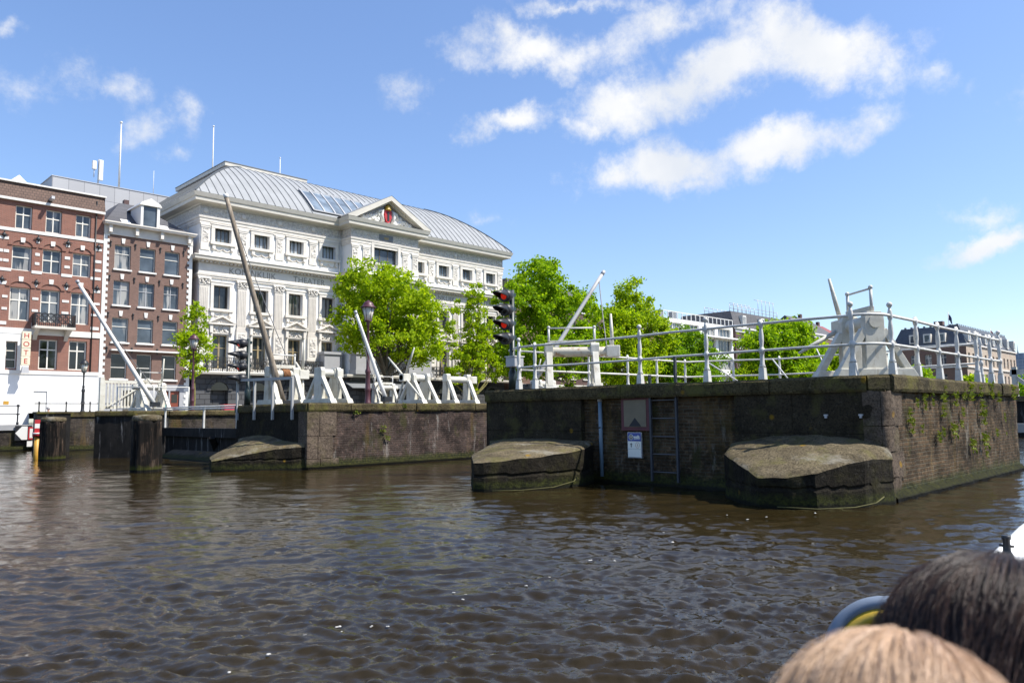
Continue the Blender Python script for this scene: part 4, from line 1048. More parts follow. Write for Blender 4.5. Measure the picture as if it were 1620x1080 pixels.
# carved letters
M['letter'] = plain('grey_letter', (.27, .25, .21), .7, .05, 3)
def spaced(body, u0, u1, size):
    o = text(body, size, th, ((u0+u1)/2, -.056, 12.46), M['letter'], (R_(90), 0, 0), .012, 'lettering', 1.06); return o
spaced('KONINKLIJK', -16.2, -10.9, .78); spaced('THEATER', -9.6, -5.9, .78)
spaced('KONINKLIJK', 5.9, 11.2, .78); spaced('THEATER', 13.0, 16.8, .78)
dt = text('1887', .34, th, (0, -RD-.10, ZF+.28), M['gold'], (R_(90), 0, 0), .01, 'date')
MB().box(-.85, .85, -RD-.09, -RD-.047, ZF+.14, ZF+.74).build('date_tablet', M['lead'], th)
# --- pediment
PZ = ZC+.05; PA = 22.0; PW = RW+1.0; y0, y1 = -RD-1.0, -RD+.1
MB().prism([(-PW+.9, PZ), (PW-.9, PZ), (0, PA-.62)], -RD-.15, -RD+.35, 'xz').build('tympanum', M['pedestal'], th)
for s in (-1, 1):
    mb = MB(); mb.prism([(s*(PW), PZ+.0), (s*(PW+.02), PZ+.10), (0, PA+.14), (0, PA-.36), (s*(PW-.95), PZ)], y0, -RD+.36, 'xz')
    mb.build('raking_cornice', M['gutter'], th)
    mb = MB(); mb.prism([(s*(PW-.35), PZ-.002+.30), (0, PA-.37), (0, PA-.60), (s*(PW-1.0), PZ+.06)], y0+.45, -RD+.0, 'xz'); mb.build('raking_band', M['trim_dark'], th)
    MB().quad((s*(PW+.03), y0-.02, PZ+.11), (s*(PW+.03), 2.6, PZ+.11), (0, 5.2, PA+.155), (0, y0-.02, PA+.155)).build('pediment_roof', M['lead'] if s > 0 else M['zinc'], th, recalc=False)
ca = MB(); ca.prism([(-.42, PZ+1.45), (.42, PZ+1.45), (.45, PZ+.75), (.25, PZ+.3), (0, PZ+.12), (-.25, PZ+.3), (-.45, PZ+.75)], -RD-.42, -RD-.16, 'xz'); c0 = ca.build('coat_of_arms', M['red'], th)
mb = MB(); mb.lathe([(.34, 0), (.40, .12), (.28, .16), (.36, .36), (.20, .50), (.05, .56)], (0, -RD-.32, PZ+1.45), 10); mb.sphere((0, -RD-.32, PZ+2.05), .08, 8, 6); mb.build('crown', M['gold'], c0)
mb = MB(); mb.prism([(-.12, PZ+.35), (.12, PZ+.35), (.12, PZ+1.3), (-.12, PZ+1.3)], -RD-.45, -RD-.421, 'xz'); mb.build('shield_pale', M['blackiron'], c0)
mb = MB(); rnd = random.Random(3)
for s in (-1, 1):
    for k in range(46):
        f = rnd.uniform(0, 1); x = .55+f*2.6; hmax = (PA-.8-PZ)*(1-x/(PW-.7)); z = PZ+.12+rnd.uniform(0, 1)*max(.1, hmax-.25)*(.9-.3*f); mb.sphere((s*x, -RD-.2, z), rnd.uniform(.12, .26), 7, 5, (1.2, .8, 1))
    mb.tube([(s*.55, -RD-.3, PZ+.2), (s*.8, -RD-.34, PZ+.9), (s*.65, -RD-.36, PZ+1.35), (s*1.1, -RD-.3, PZ+1.2), (s*1.3, -RD-.3, PZ+.6)], [.16, .22, .18, .16, .12], 8)
mb.build('tympanum_relief', M['white_paint'], th)
# --- curved zinc roof with standing seams
RZ0, RH, RRUN = ZC+.06, 5.5, 7.6; EX = HW+.86; EY0 = -.86; EY1 = 34.0
def vault(t):           # t 0..1 from the eave to the top: convex
    a_ = t*R_(72); return (1-math.cos(a_))/(1-math.cos(R_(72))), math.sin(a_)/math.sin(R_(72))
K = 14
prof = []
for i in range(K+1):
    inx, up = vault(i/K); prof.append((RRUN*inx, RH*up))
# reparametrise: gentle vault: shallow, straighter slope with a rounded shoulder
prof = [(RRUN*i/K, RH*(math.sin(math.pi/2*(i/K)**.92)*.55+.45*(i/K))) for i in range(K+1)]
rf = MB(); rows = []
for (d, h) in prof: rows.append([(-EX+d, EY0+d, RZ0+h), (EX-d, EY0+d, RZ0+h), (EX-d, EY1-d*.2, RZ0+h), (-EX+d, EY1-d*.2, RZ0+h)])
for i in range(K):
    for j in range(4):
        a_, b_ = rows[i][j], rows[i][(j+1) % 4]; c_, d_ = rows[i+1][(j+1) % 4], rows[i+1][j]
        rf._add([a_, b_, c_, d_], [(0,1,2,3)], True)
top = rows[-1]; ridge = RZ0+RH+.12
rf._add([*top, (top[0][0]+5, (top[0][1]+top[2][1])/2, ridge), (top[1][0]-5, (top[0][1]+top[2][1])/2, ridge)], [(0,1,5,4), (1,2,5), (2,3,4,5), (3,0,4)], False)
roof = rf.build('roof', M['zinc'], th, recalc=False)
SK0, SK1 = -7.7, -.4; SKA, SKB = .04, .43           # skylight range along the eave and up the slope
def slope_pt(u, t, lift=0.0):
    f = t*K; i = min(K-1, int(f)); w = f-i; d = prof[i][0]*(1-w)+prof[i+1][0]*w; h = prof[i][1]*(1-w)+prof[i+1][1]*w
    nx_ = Vector((0, -(prof[i+1][1]-prof[i][1]), prof[i+1][0]-prof[i][0])).normalized()
    return Vector((u, EY0+d, RZ0+h))+nx_*lift
sm_ = MB()
u = -EX+.5
while u < EX:
    tmax = min(1.0, (EX-abs(u))/RRUN); n = max(2, int(tmax*12))
    for i in range(n):
        t0, t1 = tmax*i/n, tmax*(i+1)/n
        if SK0-.1 < u < SK1+.1 and t1 > SKA and t0 < SKB: continue
        if abs(u) < PW*.9 and t1 < .55: continue
        sm_.bar(slope_pt(u, t0, .02), slope_pt(u, t1, .02), .05, .05, (1, 0, 0))
    u += .78
def side_pt(v, t, lift=0.0):
    f = t*K; i = min(K-1, int(f)); w = f-i; d = prof[i][0]*(1-w)+prof[i+1][0]*w; h = prof[i][1]*(1-w)+prof[i+1][1]*w
    return Vector((-EX+d-lift, EY0+v, RZ0+h+lift*.7))
v = .8
while v < 34:
    tmax = min(1.0, v/RRUN); n = max(2, int(tmax*10))
    for i in range(n): sm_.bar(side_pt(v, tmax*i/n, .03), side_pt(v, tmax*(i+1)/n, .02), .05, .05, (0, 1, 0))
    v += .78
for s in (-1, 1):
    for i in range(K):
        a_, b_ = rows[i][0 if s < 0 else 1], rows[i+1][0 if s < 0 else 1]; sm_.bar(Vector(a_)+Vector((0,0,.04)), Vector(b_)+Vector((0,0,.04)), .14, .12)
sm_.build('standing_seams', M['seam'], roof)
# skylight: curb frame, panes
sk = MB(); n = 6
for k in range(n+1):
    uu = SK0+(SK1-SK0)*k/n
    for i in range(8):
        t0, t1 = SKA+(SKB-SKA)*i/8, SKA+(SKB-SKA)*(i+1)/8; sk.bar(slope_pt(uu, t0, .16), slope_pt(uu, t1, .16), .09, .14, (1, 0, 0))
for t in (SKA, SKB): sk.bar(slope_pt(SK0, t, .15), slope_pt(SK1, t, .15), .12, .12)
skf = sk.build('skylight', M['panel'], roof)
for k in range(n):
    a_, b_ = SK0+(SK1-SK0)*k/n+.05, SK0+(SK1-SK0)*(k+1)/n-.05; mb = MB()
    for i in range(8):
        t0, t1 = SKA+(SKB-SKA)*i/8, SKA+(SKB-SKA)*(i+1)/8; mb._add([slope_pt(a_, t0, .13), slope_pt(b_, t0, .13), slope_pt(b_, t1, .13), slope_pt(a_, t1, .13)], [(0,1,2,3)], True)
    mb.build('skylight_pane', M['glass_sky'], roof, recalc=False)
# raised clerestory on the left end of the roof
lx0, lx1, ly0, ly1 = -12.75, -3.45, 8.2, 21
lt = MB().box(lx0+1, lx1-.9, ly0+1, ly1-1, RZ0+3.6, RZ0+5.93).build('clerestory', M['redwall'], th)
MB().box(lx0, lx1, ly0, ly1, RZ0+5.93, RZ0+6.30).build('clerestory_roof', M['gutter'], lt)
MB().box(lx0-.05, lx1+.05, ly0-.05, ly1+.05, RZ0+6.302, RZ0+6.37).build('clerestory_cap', M['lead'], lt)
# downpipes
for u, y in ((-RW-.25, -.1), (RW+.25, -.1)):
    MB().tube([(u, y, 3.6), (u, y, ZCB)], .07, 8).build('downpipe', M['trim_dark'], th)

# ================================================================== OTHER BUILDINGS
Y0 = 66.0
def bld(name, label, x, w, cat='house', y=Y0, group=None): return thing(name, label, cat, (x, y, QZ), 0, group)
# ---- hotel, far left
ht = bld('hotel', 'red brick hotel with white stone bands, a small balcony and white ground floor', 0, 27)
HC = [13.93, 15.93, 18.0]; HCX = [9.4, 11.5]
ops = []
for c in HC: ops += [(c-.55, c+.55, 13.92, 15.72), (c-.65, c+.65, 10.75, 12.6), (c-.66, c+.66, 6.98, 9.48)]
for c in HCX: ops += [(c-.55, c+.55, 13.92, 15.72), (c-.65, c+.65, 10.75, 12.6), (c-.66, c+.66, 6.98, 9.48), (c-.6, c+.6, 3.4, 5.68)]
ops += [(15.32, 16.58, 3.4, 5.68), (17.35, 18.61, 3.4, 5.68), (13.2, 13.9, 3.4, 5.4)]
mb = MB(); wall_open(mb, 5, 19.5, 3.0, 16.0, 0, ops, .28)
mb.quad((5, 0, 0), (5, 14, 0), (5, 14, 16), (5, 0, 16)); mb.quad((19.5, 0, 0), (19.5, 14, 0), (19.5, 14, 17.4), (19.5, 0, 17.4))
mb.build('wall', M['brickred'], ht, recalc=False)
mb = MB(); wall_open(mb, 5, 19.5, 0, 3.0, -.04, [(15.1, 16.0, 0, 1.75), (10.0, 11.6, 0, 2.1)], .12); mb.quad((5, -.04, 3), (19.5, -.04, 3), (19.5, .02, 3.002), (5, .02, 3.002)); mb.build('ground_floor', M['white_wall'], ht, recalc=False)
MB().box(15.12, 15.98, .03, .07, .02, 1.74).build('door', M['white_paint'], ht); MB().box(10.02, 11.58, .03, .07, .02, 2.08).build('door', M['white_paint'], ht)
MB().box(13.2, 13.55, -.055, -.041, .75, 1.0).build('yellow_notice', M['yellow'], ht)
mb = MB()      # white stone bands and blocks
for z0, z1, d in ((3.0, 3.28, .10), (5.98, 6.42, .07), (13.66, 13.9, .05), (15.98, 16.16, .25)): mb.box(5, 19.5, -d, -.001, z0, z1)
cs_all = HCX+HC
def gaps(half):
    xs = [5]+[v for c in cs_all for v in (c-half, c+half)]+[19.4]; return [(xs[i], xs[i+1]) for i in range(0, len(xs), 2)]
for z0, z1, half in ((10.62, 10.84, .66), (12.0, 12.22, .85), (12.98, 13.2, .9), (6.62, 6.86, .8), (7.72, 7.9, .8), (8.62, 8.8, .8), (9.6, 9.85, .9), (11.3, 11.5, .85)):
    for a_, b_ in gaps(half):
        if z0 in (7.72, 8.62, 12.0, 11.3):
            (mb.box(a_, b_, -.035, -.001, z0, z1) if b_-a_ < .72 else (mb.box(a_, a_+.34, -.035, -.001, z0, z1), mb.box(b_-.34, b_, -.035, -.001, z0, z1)))
        else: mb.box(a_, b_, -.035, -.001, z0, z1)
for c in cs_all:
    for z in (12.88, 9.92): mb.taper(c-.13, c+.13, -.09, -.001, z, z+.36, -.03, 0)
mb.build('stone_bands', M['white_paint'], ht)
mb = MB()
for c in cs_all:
    for zt, half in ((12.6, .66), (9.48, .68)):
        P1 = [(c-half*math.cos(math.pi*k/10), zt+.02+.42*math.sin(math.pi*k/10)) for k in range(11)]; P2 = [(c-(half+.28)*math.cos(math.pi*k/10), zt+.02+.66*math.sin(math.pi*k/10)) for k in range(11)]
        for k in range(10): mb.prism([P2[k], P2[k+1], P1[k+1], P1[k]], -.07, -.001, 'xz')
mb.build('brick_arches', M['brickred'], ht)
mb = MB()
for a_, b_ in gaps(.9):
    for z in (13.12, 9.78):
        for dx in ((a_+b_)/2,): mb.sphere((dx, -.1, z+.18), .15, 8, 6, (1, .5, 1)); mb.bar((dx-.28, -.08, z+.18), (dx+.28, -.08, z+.18), .07, .05); mb.bar((dx, -.08, z-.08), (dx, -.08, z+.44), .07, .05, (0, 1, 0))
mb.build('wall_anchors', M['blackiron'], ht)
for c in cs_all:
    window_part(ht, 'window', 1.1, 1.8, M['frame_white'], M['glass'], (c, .27, 13.92), .09, (0,), (.62,))
    window_part(ht, 'window', 1.3, 1.85, M['frame_white'], M['glass'], (c, .27, 10.75), .09, (0,) if c != HC[0] else (), (.55,))
    window_part(ht, 'window', 1.32, 2.5, M['frame_white'], M['glass'], (c, .27, 6.98), .10, (0,), (.62,))
for c in HCX+[15.95, 17.98]: window_part(ht, 'window', 1.25, 2.28, M['frame_white'], M['glass_dark'], (c, .27, 3.4), .10, (0,), (.66,))
window_part(ht, 'window', .7, 2.0, M['frame_white'], M['glass_dark'], (13.55, .27, 3.4), .07, (), (.33, .66))
MB().box(12.6, 14.75, -.06, -.001, 3.29, 5.97).build('white_panel', M['white_wall'], ht) if False else None
mb = MB(); mb.box(12.7, 13.18, -.05, -.001, 3.29, 5.97); mb.box(13.92, 14.7, -.05, -.001, 3.29, 5.97); mb.box(13.18, 13.92, -.05, -.001, 5.41, 5.97)
mb.build('white_bay', M['white_wall'], ht)
mb = MB(); mb.prism([(-.05, 16.16), (-.25, 16.16), (.15, 17.4), (.6, 17.4)], 5, 19.5, 'yz'); mb.build('tiled_roof', M['tile_dark'], ht)
MB().box(5, 19.6, -.05, 12, 17.4, 17.52).build('roof_edge', M['white_paint'], ht)
MB().box(16.6, 16.9, 4, 5, 17.5, 18.3).build('chimney', M['brickdark'], ht)
mb = MB(); mb.prism([(12.9, 17.52), (14.5, 17.52), (13.7, 18.3)], 1.0, 3.5, 'xz'); mb.build('roof_dormer', M['white_paint'], ht)
bal = MB().box(14.75, 17.5, -1.0, -.002, 6.42, 6.6).build('balcony', M['gutter'], ht)
iron_rail(14.8, 17.45, -.95, 6.6, .95, .13).build('balcony_railing', M['blackiron'], bal)
MB().box(14.75, 14.8, -.95, -.05, 6.6, 7.55).build('balcony_side', M['blackiron'], bal); MB().box(17.45, 17.5, -.95, -.05, 6.6, 7.55).build('balcony_side', M['blackiron'], bal)
for x in (15.0, 17.1): MB().prism([(-.002, 5.6), (-.002, 6.418), (-.9, 6.418), (-.3, 6.0)], x-.14, x+.14, 'yz').build('bracket', M['gutter'], ht)
MB().tube([(18.9, -.06, 3.3), (18.9, -.06, 17)], .05, 8).build('downpipe', M['blackiron'], ht)
hoi = MB().bar((15.6, -.9, 16.5), (15.6, .2, 16.4), .22, .22).build('hoist_beam', M['panel'], ht)
sg = thing('hotel_sign', 'vertical sign of four cream blocks spelling red letters on the brick hotel', 'sign', (14.30, Y0-.75, QZ))
for i, ch in enumerate('HOTE'):
    z = 5.52-.63*i
    b_ = MB().box(-.29, .29, -.12, .12, z, z+.60).build('letter_block', plain('cream_sign_%d' % i, (.70, .63, .46), .5, .06, 3), sg, .02)
    text(ch, .52, b_, (0, -.124, z+.115), M['red'], (R_(90), 0, 0), .006, 'letter', bold=.002)
MB().box(-.04, .04, .12, .76, 4.2, 4.28).build('bracket', M['blackiron'], sg); MB().box(-.04, .04, .12, .76, 5.6, 5.68).build('bracket', M['blackiron'], sg)
MB().taper(-.25, .25, -.2, .1, 3.05, 3.5, .06, .04).build('lamp', M['panel'], sg)

# ---- brown brick house
bh = bld('brick_house', 'narrow brown brick house with white cornice and dark hipped roof beside the theatre', 0, 7)
bx0, bx1 = 19.52, 26.65; BCX = [21.0, 22.95, 24.95]
ops = [(c-.62, c+.62, z, z+1.98) for c in BCX for z in (11.74, 8.8, 5.78)]+[(c-.6, c+.6, 2.82, 4.86) for c in BCX]
mb = MB(); wall_open(mb, bx0, bx1, 2.4, 14.5, .02, ops, .24); mb.quad((bx1, .02, 0), (bx1, 12, 0), (bx1, 12, 14.6), (bx1, .02, 14.6)); mb.build('wall', M['brickbrown'], bh, recalc=False)
mb = MB(); wall_open(mb, bx0, bx1, 0, 2.4, 0, [(24.25, 25.0, 0, 1.9), (25.12, 25.9, 0, 1.9), (21.4, 22.3, 0, 1.9)], .2); mb.quad((bx0, 0, 2.4), (bx1, 0, 2.4), (bx1, .03, 2.401), (bx0, .03, 2.401)); mb.build('ground_floor', M['pedestal'], bh, recalc=False)
for x, m in ((24.62, 'red'), (25.5, 'red'), (21.85, 'frame_dark')):
    d = MB().box(x-.36, x+.36, .10, .16, .02, 1.88).build('door', plain('rust_red_door_%d' % int(x), (.20, .045, .02), .5, .1, 3) if m == 'red' else M[m], bh)
    MB().box(x-.24, x+.24, .085, .099, .5 if x < 24.7 else .9, 1.6).build('door_panel', plain('turquoise_panel', (.05, .36, .34), .5) if x == 24.62 else M['glass_dark'], d)
for c in BCX:
    for z in (11.74, 8.8, 5.78): window_part(bh, 'window', 1.24, 1.98, M['frame_white'] if z != 8.8 else M['panel'], M['glass'], (c, .25, z), .06, (0,) if z == 8.8 else (), (.64,))
    window_part(bh, 'window', 1.2, 2.04, M['frame_white'], M['glass_dark'], (c, .25, 2.82), .06, (), (.45,))
mb = MB()
for c in BCX:
    for z in (11.74, 8.8, 5.78, 2.82): mb.box(c-.72, c+.72, -.10, .018, z-.13, z-.003)
    for z in (13.86, 10.92, 7.9): mb.taper(c-.10, c+.10, -.05, .018, z, z+.42, -.05, 0)
mb.box(20.3, 25.85, -.35, .015, 5.06, 5.18)
mb.build('stone_trim', M['white_paint'], bh)
for sd in (0, 1):                        # toothed white quoins at both corners
    pts = []; z = 0.1; k = 0; mb = MB()
    while z < 14.4:
        w_ = .42 if k % 2 else .26; pts += [(w_, z), (w_, z+.25)]; z += .25; k += 1
    poly = [(0, .1)]+pts+[(0, z)]
    mb.prism([(bx0+p, q_) for p, q_ in poly] if sd == 0 else [(bx1-p, q_) for p, q_ in poly], -.04, .019, 'xz'); mb.build('quoins', M['white_paint'], bh)
mb = MB(); mb.box(bx0-.0, bx1, -.08, .019, 14.5, 14.62); mb.box(bx0, bx1, -.05, .3, 14.621, 15.25); mb.box(bx0-.1, bx1+.1, -.55, .3, 15.251, 15.38); mb.box(bx0-.15, bx1+.15, -.62, .3, 15.381, 15.48)
for x in (bx0+.4, 21.95, 23.95, bx1-.4): mb.box(x-.12, x+.12, -.38, -.0505, 14.63, 15.25)
mb.build('cornice', M['trim'], bh)
mb = MB(); xm = 22.7; mb._add([(bx0, .1, 15.48), (bx1, .1, 15.48), (bx1, 11, 15.48), (bx0, 11, 15.48), (xm-.8, 4.2, 18.3), (xm+.8, 4.2, 18.3), (xm+.8, 7, 18.3), (xm-.8, 7, 18.3)], [(0,1,5,4), (1,2,6,5), (2,3,7,6), (3,0,4,7), (4,5,6,7)])
mb.build('roof', M['slate'], bh)
dmr = MB(); dmr.box(22.2, 22.4, -.25, 2.2, 15.5, 17.3); dmr.box(23.5, 23.72, -.25, 2.2, 15.5, 17.3); dmr.prism([(22.05, 17.3), (23.87, 17.3), (23.7, 17.55), (22.96, 17.95), (22.22, 17.55)], -.35, 2.8, 'xz')
d = dmr.build('dormer', M['white_paint'], bh); MB().box(22.41, 23.49, -.12, 2.0, 15.5, 17.29).build('dormer_window', M['glass'], d)
MB().box(22.55, 22.95, 5, 5.5, 18.2, 18.9).build('chimney', M['brickdark'], bh)
for x in (21.3, 24.4): MB().prism([(.25, 15.52), (.9, 16.0), (.9, 16.1), (.2, 15.62)], x-.35, x+.35, 'yz').build('roof_light', M['white_paint'], bh)
mb = MB()
for x in (20.05, 21.95, 23.95, 25.9):
    for z in (13.9, 11.1, 8.1, 5.3): mb.sphere((x, -.02, z), .09, 8, 6); mb.box(x-.035, x+.035, -.05, .018, z-.4, z)
mb.build('wall_anchors', M['blackiron'], bh)

# ---- grey panel block behind
def panel_mat():
    t = NT('grey_cladding'); v = t.wallvec(); b = t.n('ShaderNodeTexBrick')
    for k, c in (('Color1', (.36, .36, .365)), ('Color2', (.40, .40, .405)), ('Mortar', (.17, .17, .18))): b.inputs[k].default_value = (*c, 1)
    b.offset = 0; b.inputs['Scale'].default_value = 1; b.inputs['Brick Width'].default_value = 1.36; b.inputs['Row Height'].default_value = 1.9; b.inputs['Mortar Size'].default_value = .022; b.inputs['Bias'].default_value = 0
    t.l(v, b.inputs['Vector']); t.base(b.outputs['Color']); t.setb(Roughness=.5, Metallic=.2); return t.m
gb = thing('stage_tower', 'grey metal clad block rising behind the hotel and the brown house', 'building', (19, 80, QZ))
MB().box(0, 13.5, 0, 12, 0, 22.4).build('wall', panel_mat(), gb)
MB().box(-.05, 13.55, -.05, 12.05, 22.4, 22.47).build('parapet', M['panel'], gb)
an = thing('phone_mast', 'white mobile phone antennas on a short mast on the grey clad block', 'antenna', (23.05, 80.4, 24.45))
MB().tube([(0, 0, 0), (0, 0, 2.5)], .06, 8).build('mast', M['panel'], an)
for x, z0, z1 in ((.15, .35, 2.4), (-.45, 1.35, 2.2)): MB().box(x-.19, x+.19, -.35, -.12, z0, z1).build('antenna_panel', M['white_paint'], an, .04)
MB().tube([(-.45, -.2, .6), (-.45, -.2, 1.4)], .04, 6).build('bracket', M['panel'], an)
for x, y, z0, z1, r, lab in ((25.0, 80.5, 24.4, 31.2, .10, 'tall white flagpole on the grey clad block, nearest the antennas'), (28.3, 80.5, 24.4, 27.0, .03, 'thin lightning rod on the grey clad block beside the theatre roof'),
                       (34.2, 80.0, 26.0, 33.1, .085, 'tall white flagpole rising behind the left end of the theatre roof'), (42.1, 80.0, 26.0, 31.4, .07, 'shorter white flagpole behind the middle of the theatre roof')):
    o = thing('flagpole', lab, 'flagpole', (x, y, z0))
    MB().lathe([(r, 0), (r*.8, (z1-z0)*.5), (r*.55, z1-z0)], n=10).build('pole', M['white_paint'], o)
    if r > .05: MB().sphere((0, 0, z1-z0+.05), r*1.3, 10, 6).build('finial', M['white_paint'], o)

# ---- the row of houses beyond the theatre
def townhouse(label, x0, x1, h, mat, rows, cols, roof='flat', rmat='slate', rh=2.5, fmat='frame_white', y=Y0, shop=True, wh=1.75, ww=1.05, trimm='white_paint', depth=12, name='town_house', group=None):
    t = thing(name, label, 'house', (x0, y, QZ), 0, group); W_ = x1-x0; ops = []
    g0 = 3.6; st = (h-g0-.7)/rows; cx = [W_*(i+.5)/cols for i in range(cols)]
    w_ = min(ww, W_/cols*.62)
    wins = [(c, g0+.55+st*r) for r in range(rows) for c in cx]; hh = min(wh, st*.66)
    ops = [(c-w_/2, c+w_/2, z, z+hh) for c, z in wins]
    sh = [(c-W_/cols*.36, c+W_/cols*.36, .35, 2.7) for c in cx]
    mb = MB(); wall_open(mb, 0, W_, 0, h, 0, ops+sh, .2)
    mb.quad((0, 0, 0), (0, depth, 0), (0, depth, h), (0, 0, h)); mb.quad((W_, 0, 0), (W_, depth, 0), (W_, depth, h), (W_, 0, h)); mb.quad((0, depth, 0), (W_, depth, 0), (W_, depth, h), (0, depth, h))
    mb.build('wall', M[mat], t, recalc=False)
    f0 = None
    for c, z in wins:
        if f0 is None: f0 = window_part(t, 'window', w_, hh, M[fmat], M['glass'], (c, .19, z), .08, (0,), (.62,))
        else: copy_part(f0, (c, .19, z))
    f1 = None
    for c in cx:
        if f1 is None: f1 = window_part(t, 'shop_window', W_/cols*.72, 2.35, M[fmat], M['glass_dark'], (c, .19, .35), .1, (0,), (.7,))
        else: copy_part(f1, (c, .19, .35))
    mb = MB(); mb.box(-.02, W_+.02, -.35, .25, h-.02, h+.25); mb.box(0, W_, -.10, -.001, h-.6, h-.021); mb.box(0, W_, -.12, -.001, 2.95, 3.35)
    for c, z in wins: mb.box(c-w_/2-.1, c+w_/2+.1, -.12, -.001, z-.14, z-.003)
    mb.build('cornice', M[trimm], t)
    if roof == 'mansard':
        mb = MB(); mb._add([(0, .1, h+.25), (W_, .1, h+.25), (W_, depth, h+.25), (0, depth, h+.25), (.5, 1.1, h+rh), (W_-.5, 1.1, h+rh), (W_-.5, depth-1, h+rh), (.5, depth-1, h+rh)], [(0,1,5,4), (1,2,6,5), (2,3,7,6), (3,0,4,7), (4,5,6,7)]); r_ = mb.build('roof', M[rmat], t)
        for i in range(max(1, cols//2)):
            c = W_*(i+.5)/max(1, cols//2); d = MB().box(c-.6, c+.6, .0, 1.2, h+.4, h+rh*.78).build('dormer', M[trimm], r_)
            MB().box(c-.42, c+.42, -.02, -.001, h+.55, h+rh*.7).build('dormer_pane', M['glass'], t)
    elif roof == 'gable':
        mb = MB(); mb.prism([(0, h+.25), (W_, h+.25), (W_/2, h+rh)], .1, depth, 'xz'); mb.build('roof', M[rmat], t)
    elif roof == 'side':
        mb = MB(); mb.prism([(0, h+.25), (depth, h+.25), (depth/2, h+rh)], 0, W_, 'yz'); mb.build('roof', M[rmat], t)
    MB().box(W_*.7, W_*.7+.8, depth*.5, depth*.5+.6, h+.25, h+rh+.9).build('chimney', M['brickdark'], t)
    return t
townhouse('brown brick house with dark pointed roof half hidden right of the theatre', 65.6, 73.4, 13.5, 'brickbrown', 3, 3, 'mansard', 'slate', 3)
townhouse('dark brick house with tall slate roof between the two large trees', 73.5, 83.5, 13.6, 'brickdark', 3, 4, 'side', 'slate', 3.8)
townhouse('dark grey painted house behind the trees with white awning line', 83.6, 90.2, 11.0, 'pedestal', 3, 3, 'side', 'tile_dark', 3)
townhouse('small brick house with white shopfront left of the white apartment block', 90.3, 98.2, 11.6, 'brickred', 3, 3, 'side', 'tile_dark', 3)
# white modern block
wb = thing('apartment_block', 'white modern apartment block with ribbon windows and framed roof parapet', 'building', (98.6, Y0, QZ)); W_ = 21.0; h = 14.2
rows = [(3.6, 5.6), (6.6, 8.7), (9.6, 11.7), (12.2, 13.6)]
ops = [(x, x+4.2, a_, b_) for a_, b_ in rows for x in (.8, 5.9, 11.0, 16.1)]
mb = MB(); wall_open(mb, 0, W_, 0, h, 0, ops+[(.8, 20.2, .4, 2.9)], .35); mb.quad((0, 0, 0), (0, 14, 0), (0, 14, h), (0, 0, h)); mb.quad((W_, 0, 0), (W_, 14, 0), (W_, 14, h), (W_, 0, h)); mb.quad((0, 0, h), (W_, 0, h), (W_, 14, h), (0, 14, h)); mb.build('wall', M['white_wall'], wb, recalc=False)
f0 = {}
for a_, b_ in rows:
    for x in (.8, 5.9, 11.0, 16.1):
        k = round(b_-a_, 2)
        if k not in f0: f0[k] = window_part(wb, 'window', 4.2, b_-a_, M['frame_white'], M['glass'], (x+2.1, .34, a_), .1, (-.25, 0, .25), ())
        else: copy_part(f0[k], (x+2.1, .34, a_))
window_part(wb, 'shop_window', 19.4, 2.5, M['frame_white'], M['glass_dark'], (10.5, .34, .4), .12, [(-.4+.1*i) for i in range(9)], (.75,))
mb = MB(); mb.box(-.1, W_+.1, -1.0, .2, 11.85, 12.05); mb.box(-.1, W_+.1, -.5, 0, 5.75, 5.95); mb.build('ledge', M['white_wall'], wb)
pf = MB(); pf.box(0, W_, -.05, .05, h+1.0, h+1.12)
for i in range(17): x = W_*i/16; pf.box(x-.06, x+.06, -.05, .05, h, h+1.0)
pf.build('roof_parapet', M['white_paint'], wb)
for x in (2.5, 5, 9): MB().box(x, x+.9, 4, 5, h, h+2.0).build('roof_vent', M['lead'], wb)
awn = MB(); awn.prism([(-.02, 3.3), (-1.6, 2.5), (-1.6, 2.4), (-.02, 2.9)], 8, 13, 'yz'); awn.build('awning', plain('orange_awning', (.55, .25, .12), .8), wb)
dbk = townhouse('tall dark brick corner house with grey attic and scaffold rails on top', 120.5, 141, 14.0, 'brickdark', 3, 6, 'mansard', 'slate', 3.2, ww=1.3, wh=2.1)
sc_ = thing('roof_scaffold', 'scaffold railings on the roof of the dark brick corner house', 'scaffold', (121.5, Y0+1.5, QZ+17.2))
mb = MB()
for x in np.linspace(0, 18, 13):
    for y in (0, 5): mb.tube([(x, y, 0), (x, y, 1.3+(1.8 if 9 < x < 17 else 0))], .05, 6)
for z in (.6, 1.2):
    for y in (0, 5): mb.tube([(0, y, z), (18, y, z)], .045, 6)
mb.tube([(9, 0, 2.9), (17, 0, 2.9)], .045, 6); mb.tube([(9, 5, 2.9), (17, 5, 2.9)], .045, 6); mb.build('tubes', M['panel'], sc_)
townhouse('grey roofed cream house right of the dark corner house behind trees', 141.2, 152, 12.5, 'white_wall', 3, 4, 'side', 'slate', 5.0)
townhouse('tall brick house with steep dark roof seen above the right hand trees', 152.2, 163, 15.0, 'brickbrown', 3, 4, 'side', 'slate', 4.5)
townhouse('cream gabled house with red tiled roof near the nearest windlass', 163.2, 171, 14.5, 'white_wall', 3, 3, 'side', 'redwall', 4.0)
townhouse('brown brick house with white gable beside the red roofed house', 171.2, 179, 13.2, 'brickred', 3, 3, 'gable', 'tile_dark', 4.0)
townhouse('pale stuccoed house low behind the nearest windlass', 179.2, 193, 13.0, 'trim', 3, 5, 'side', 'slate', 3.5)
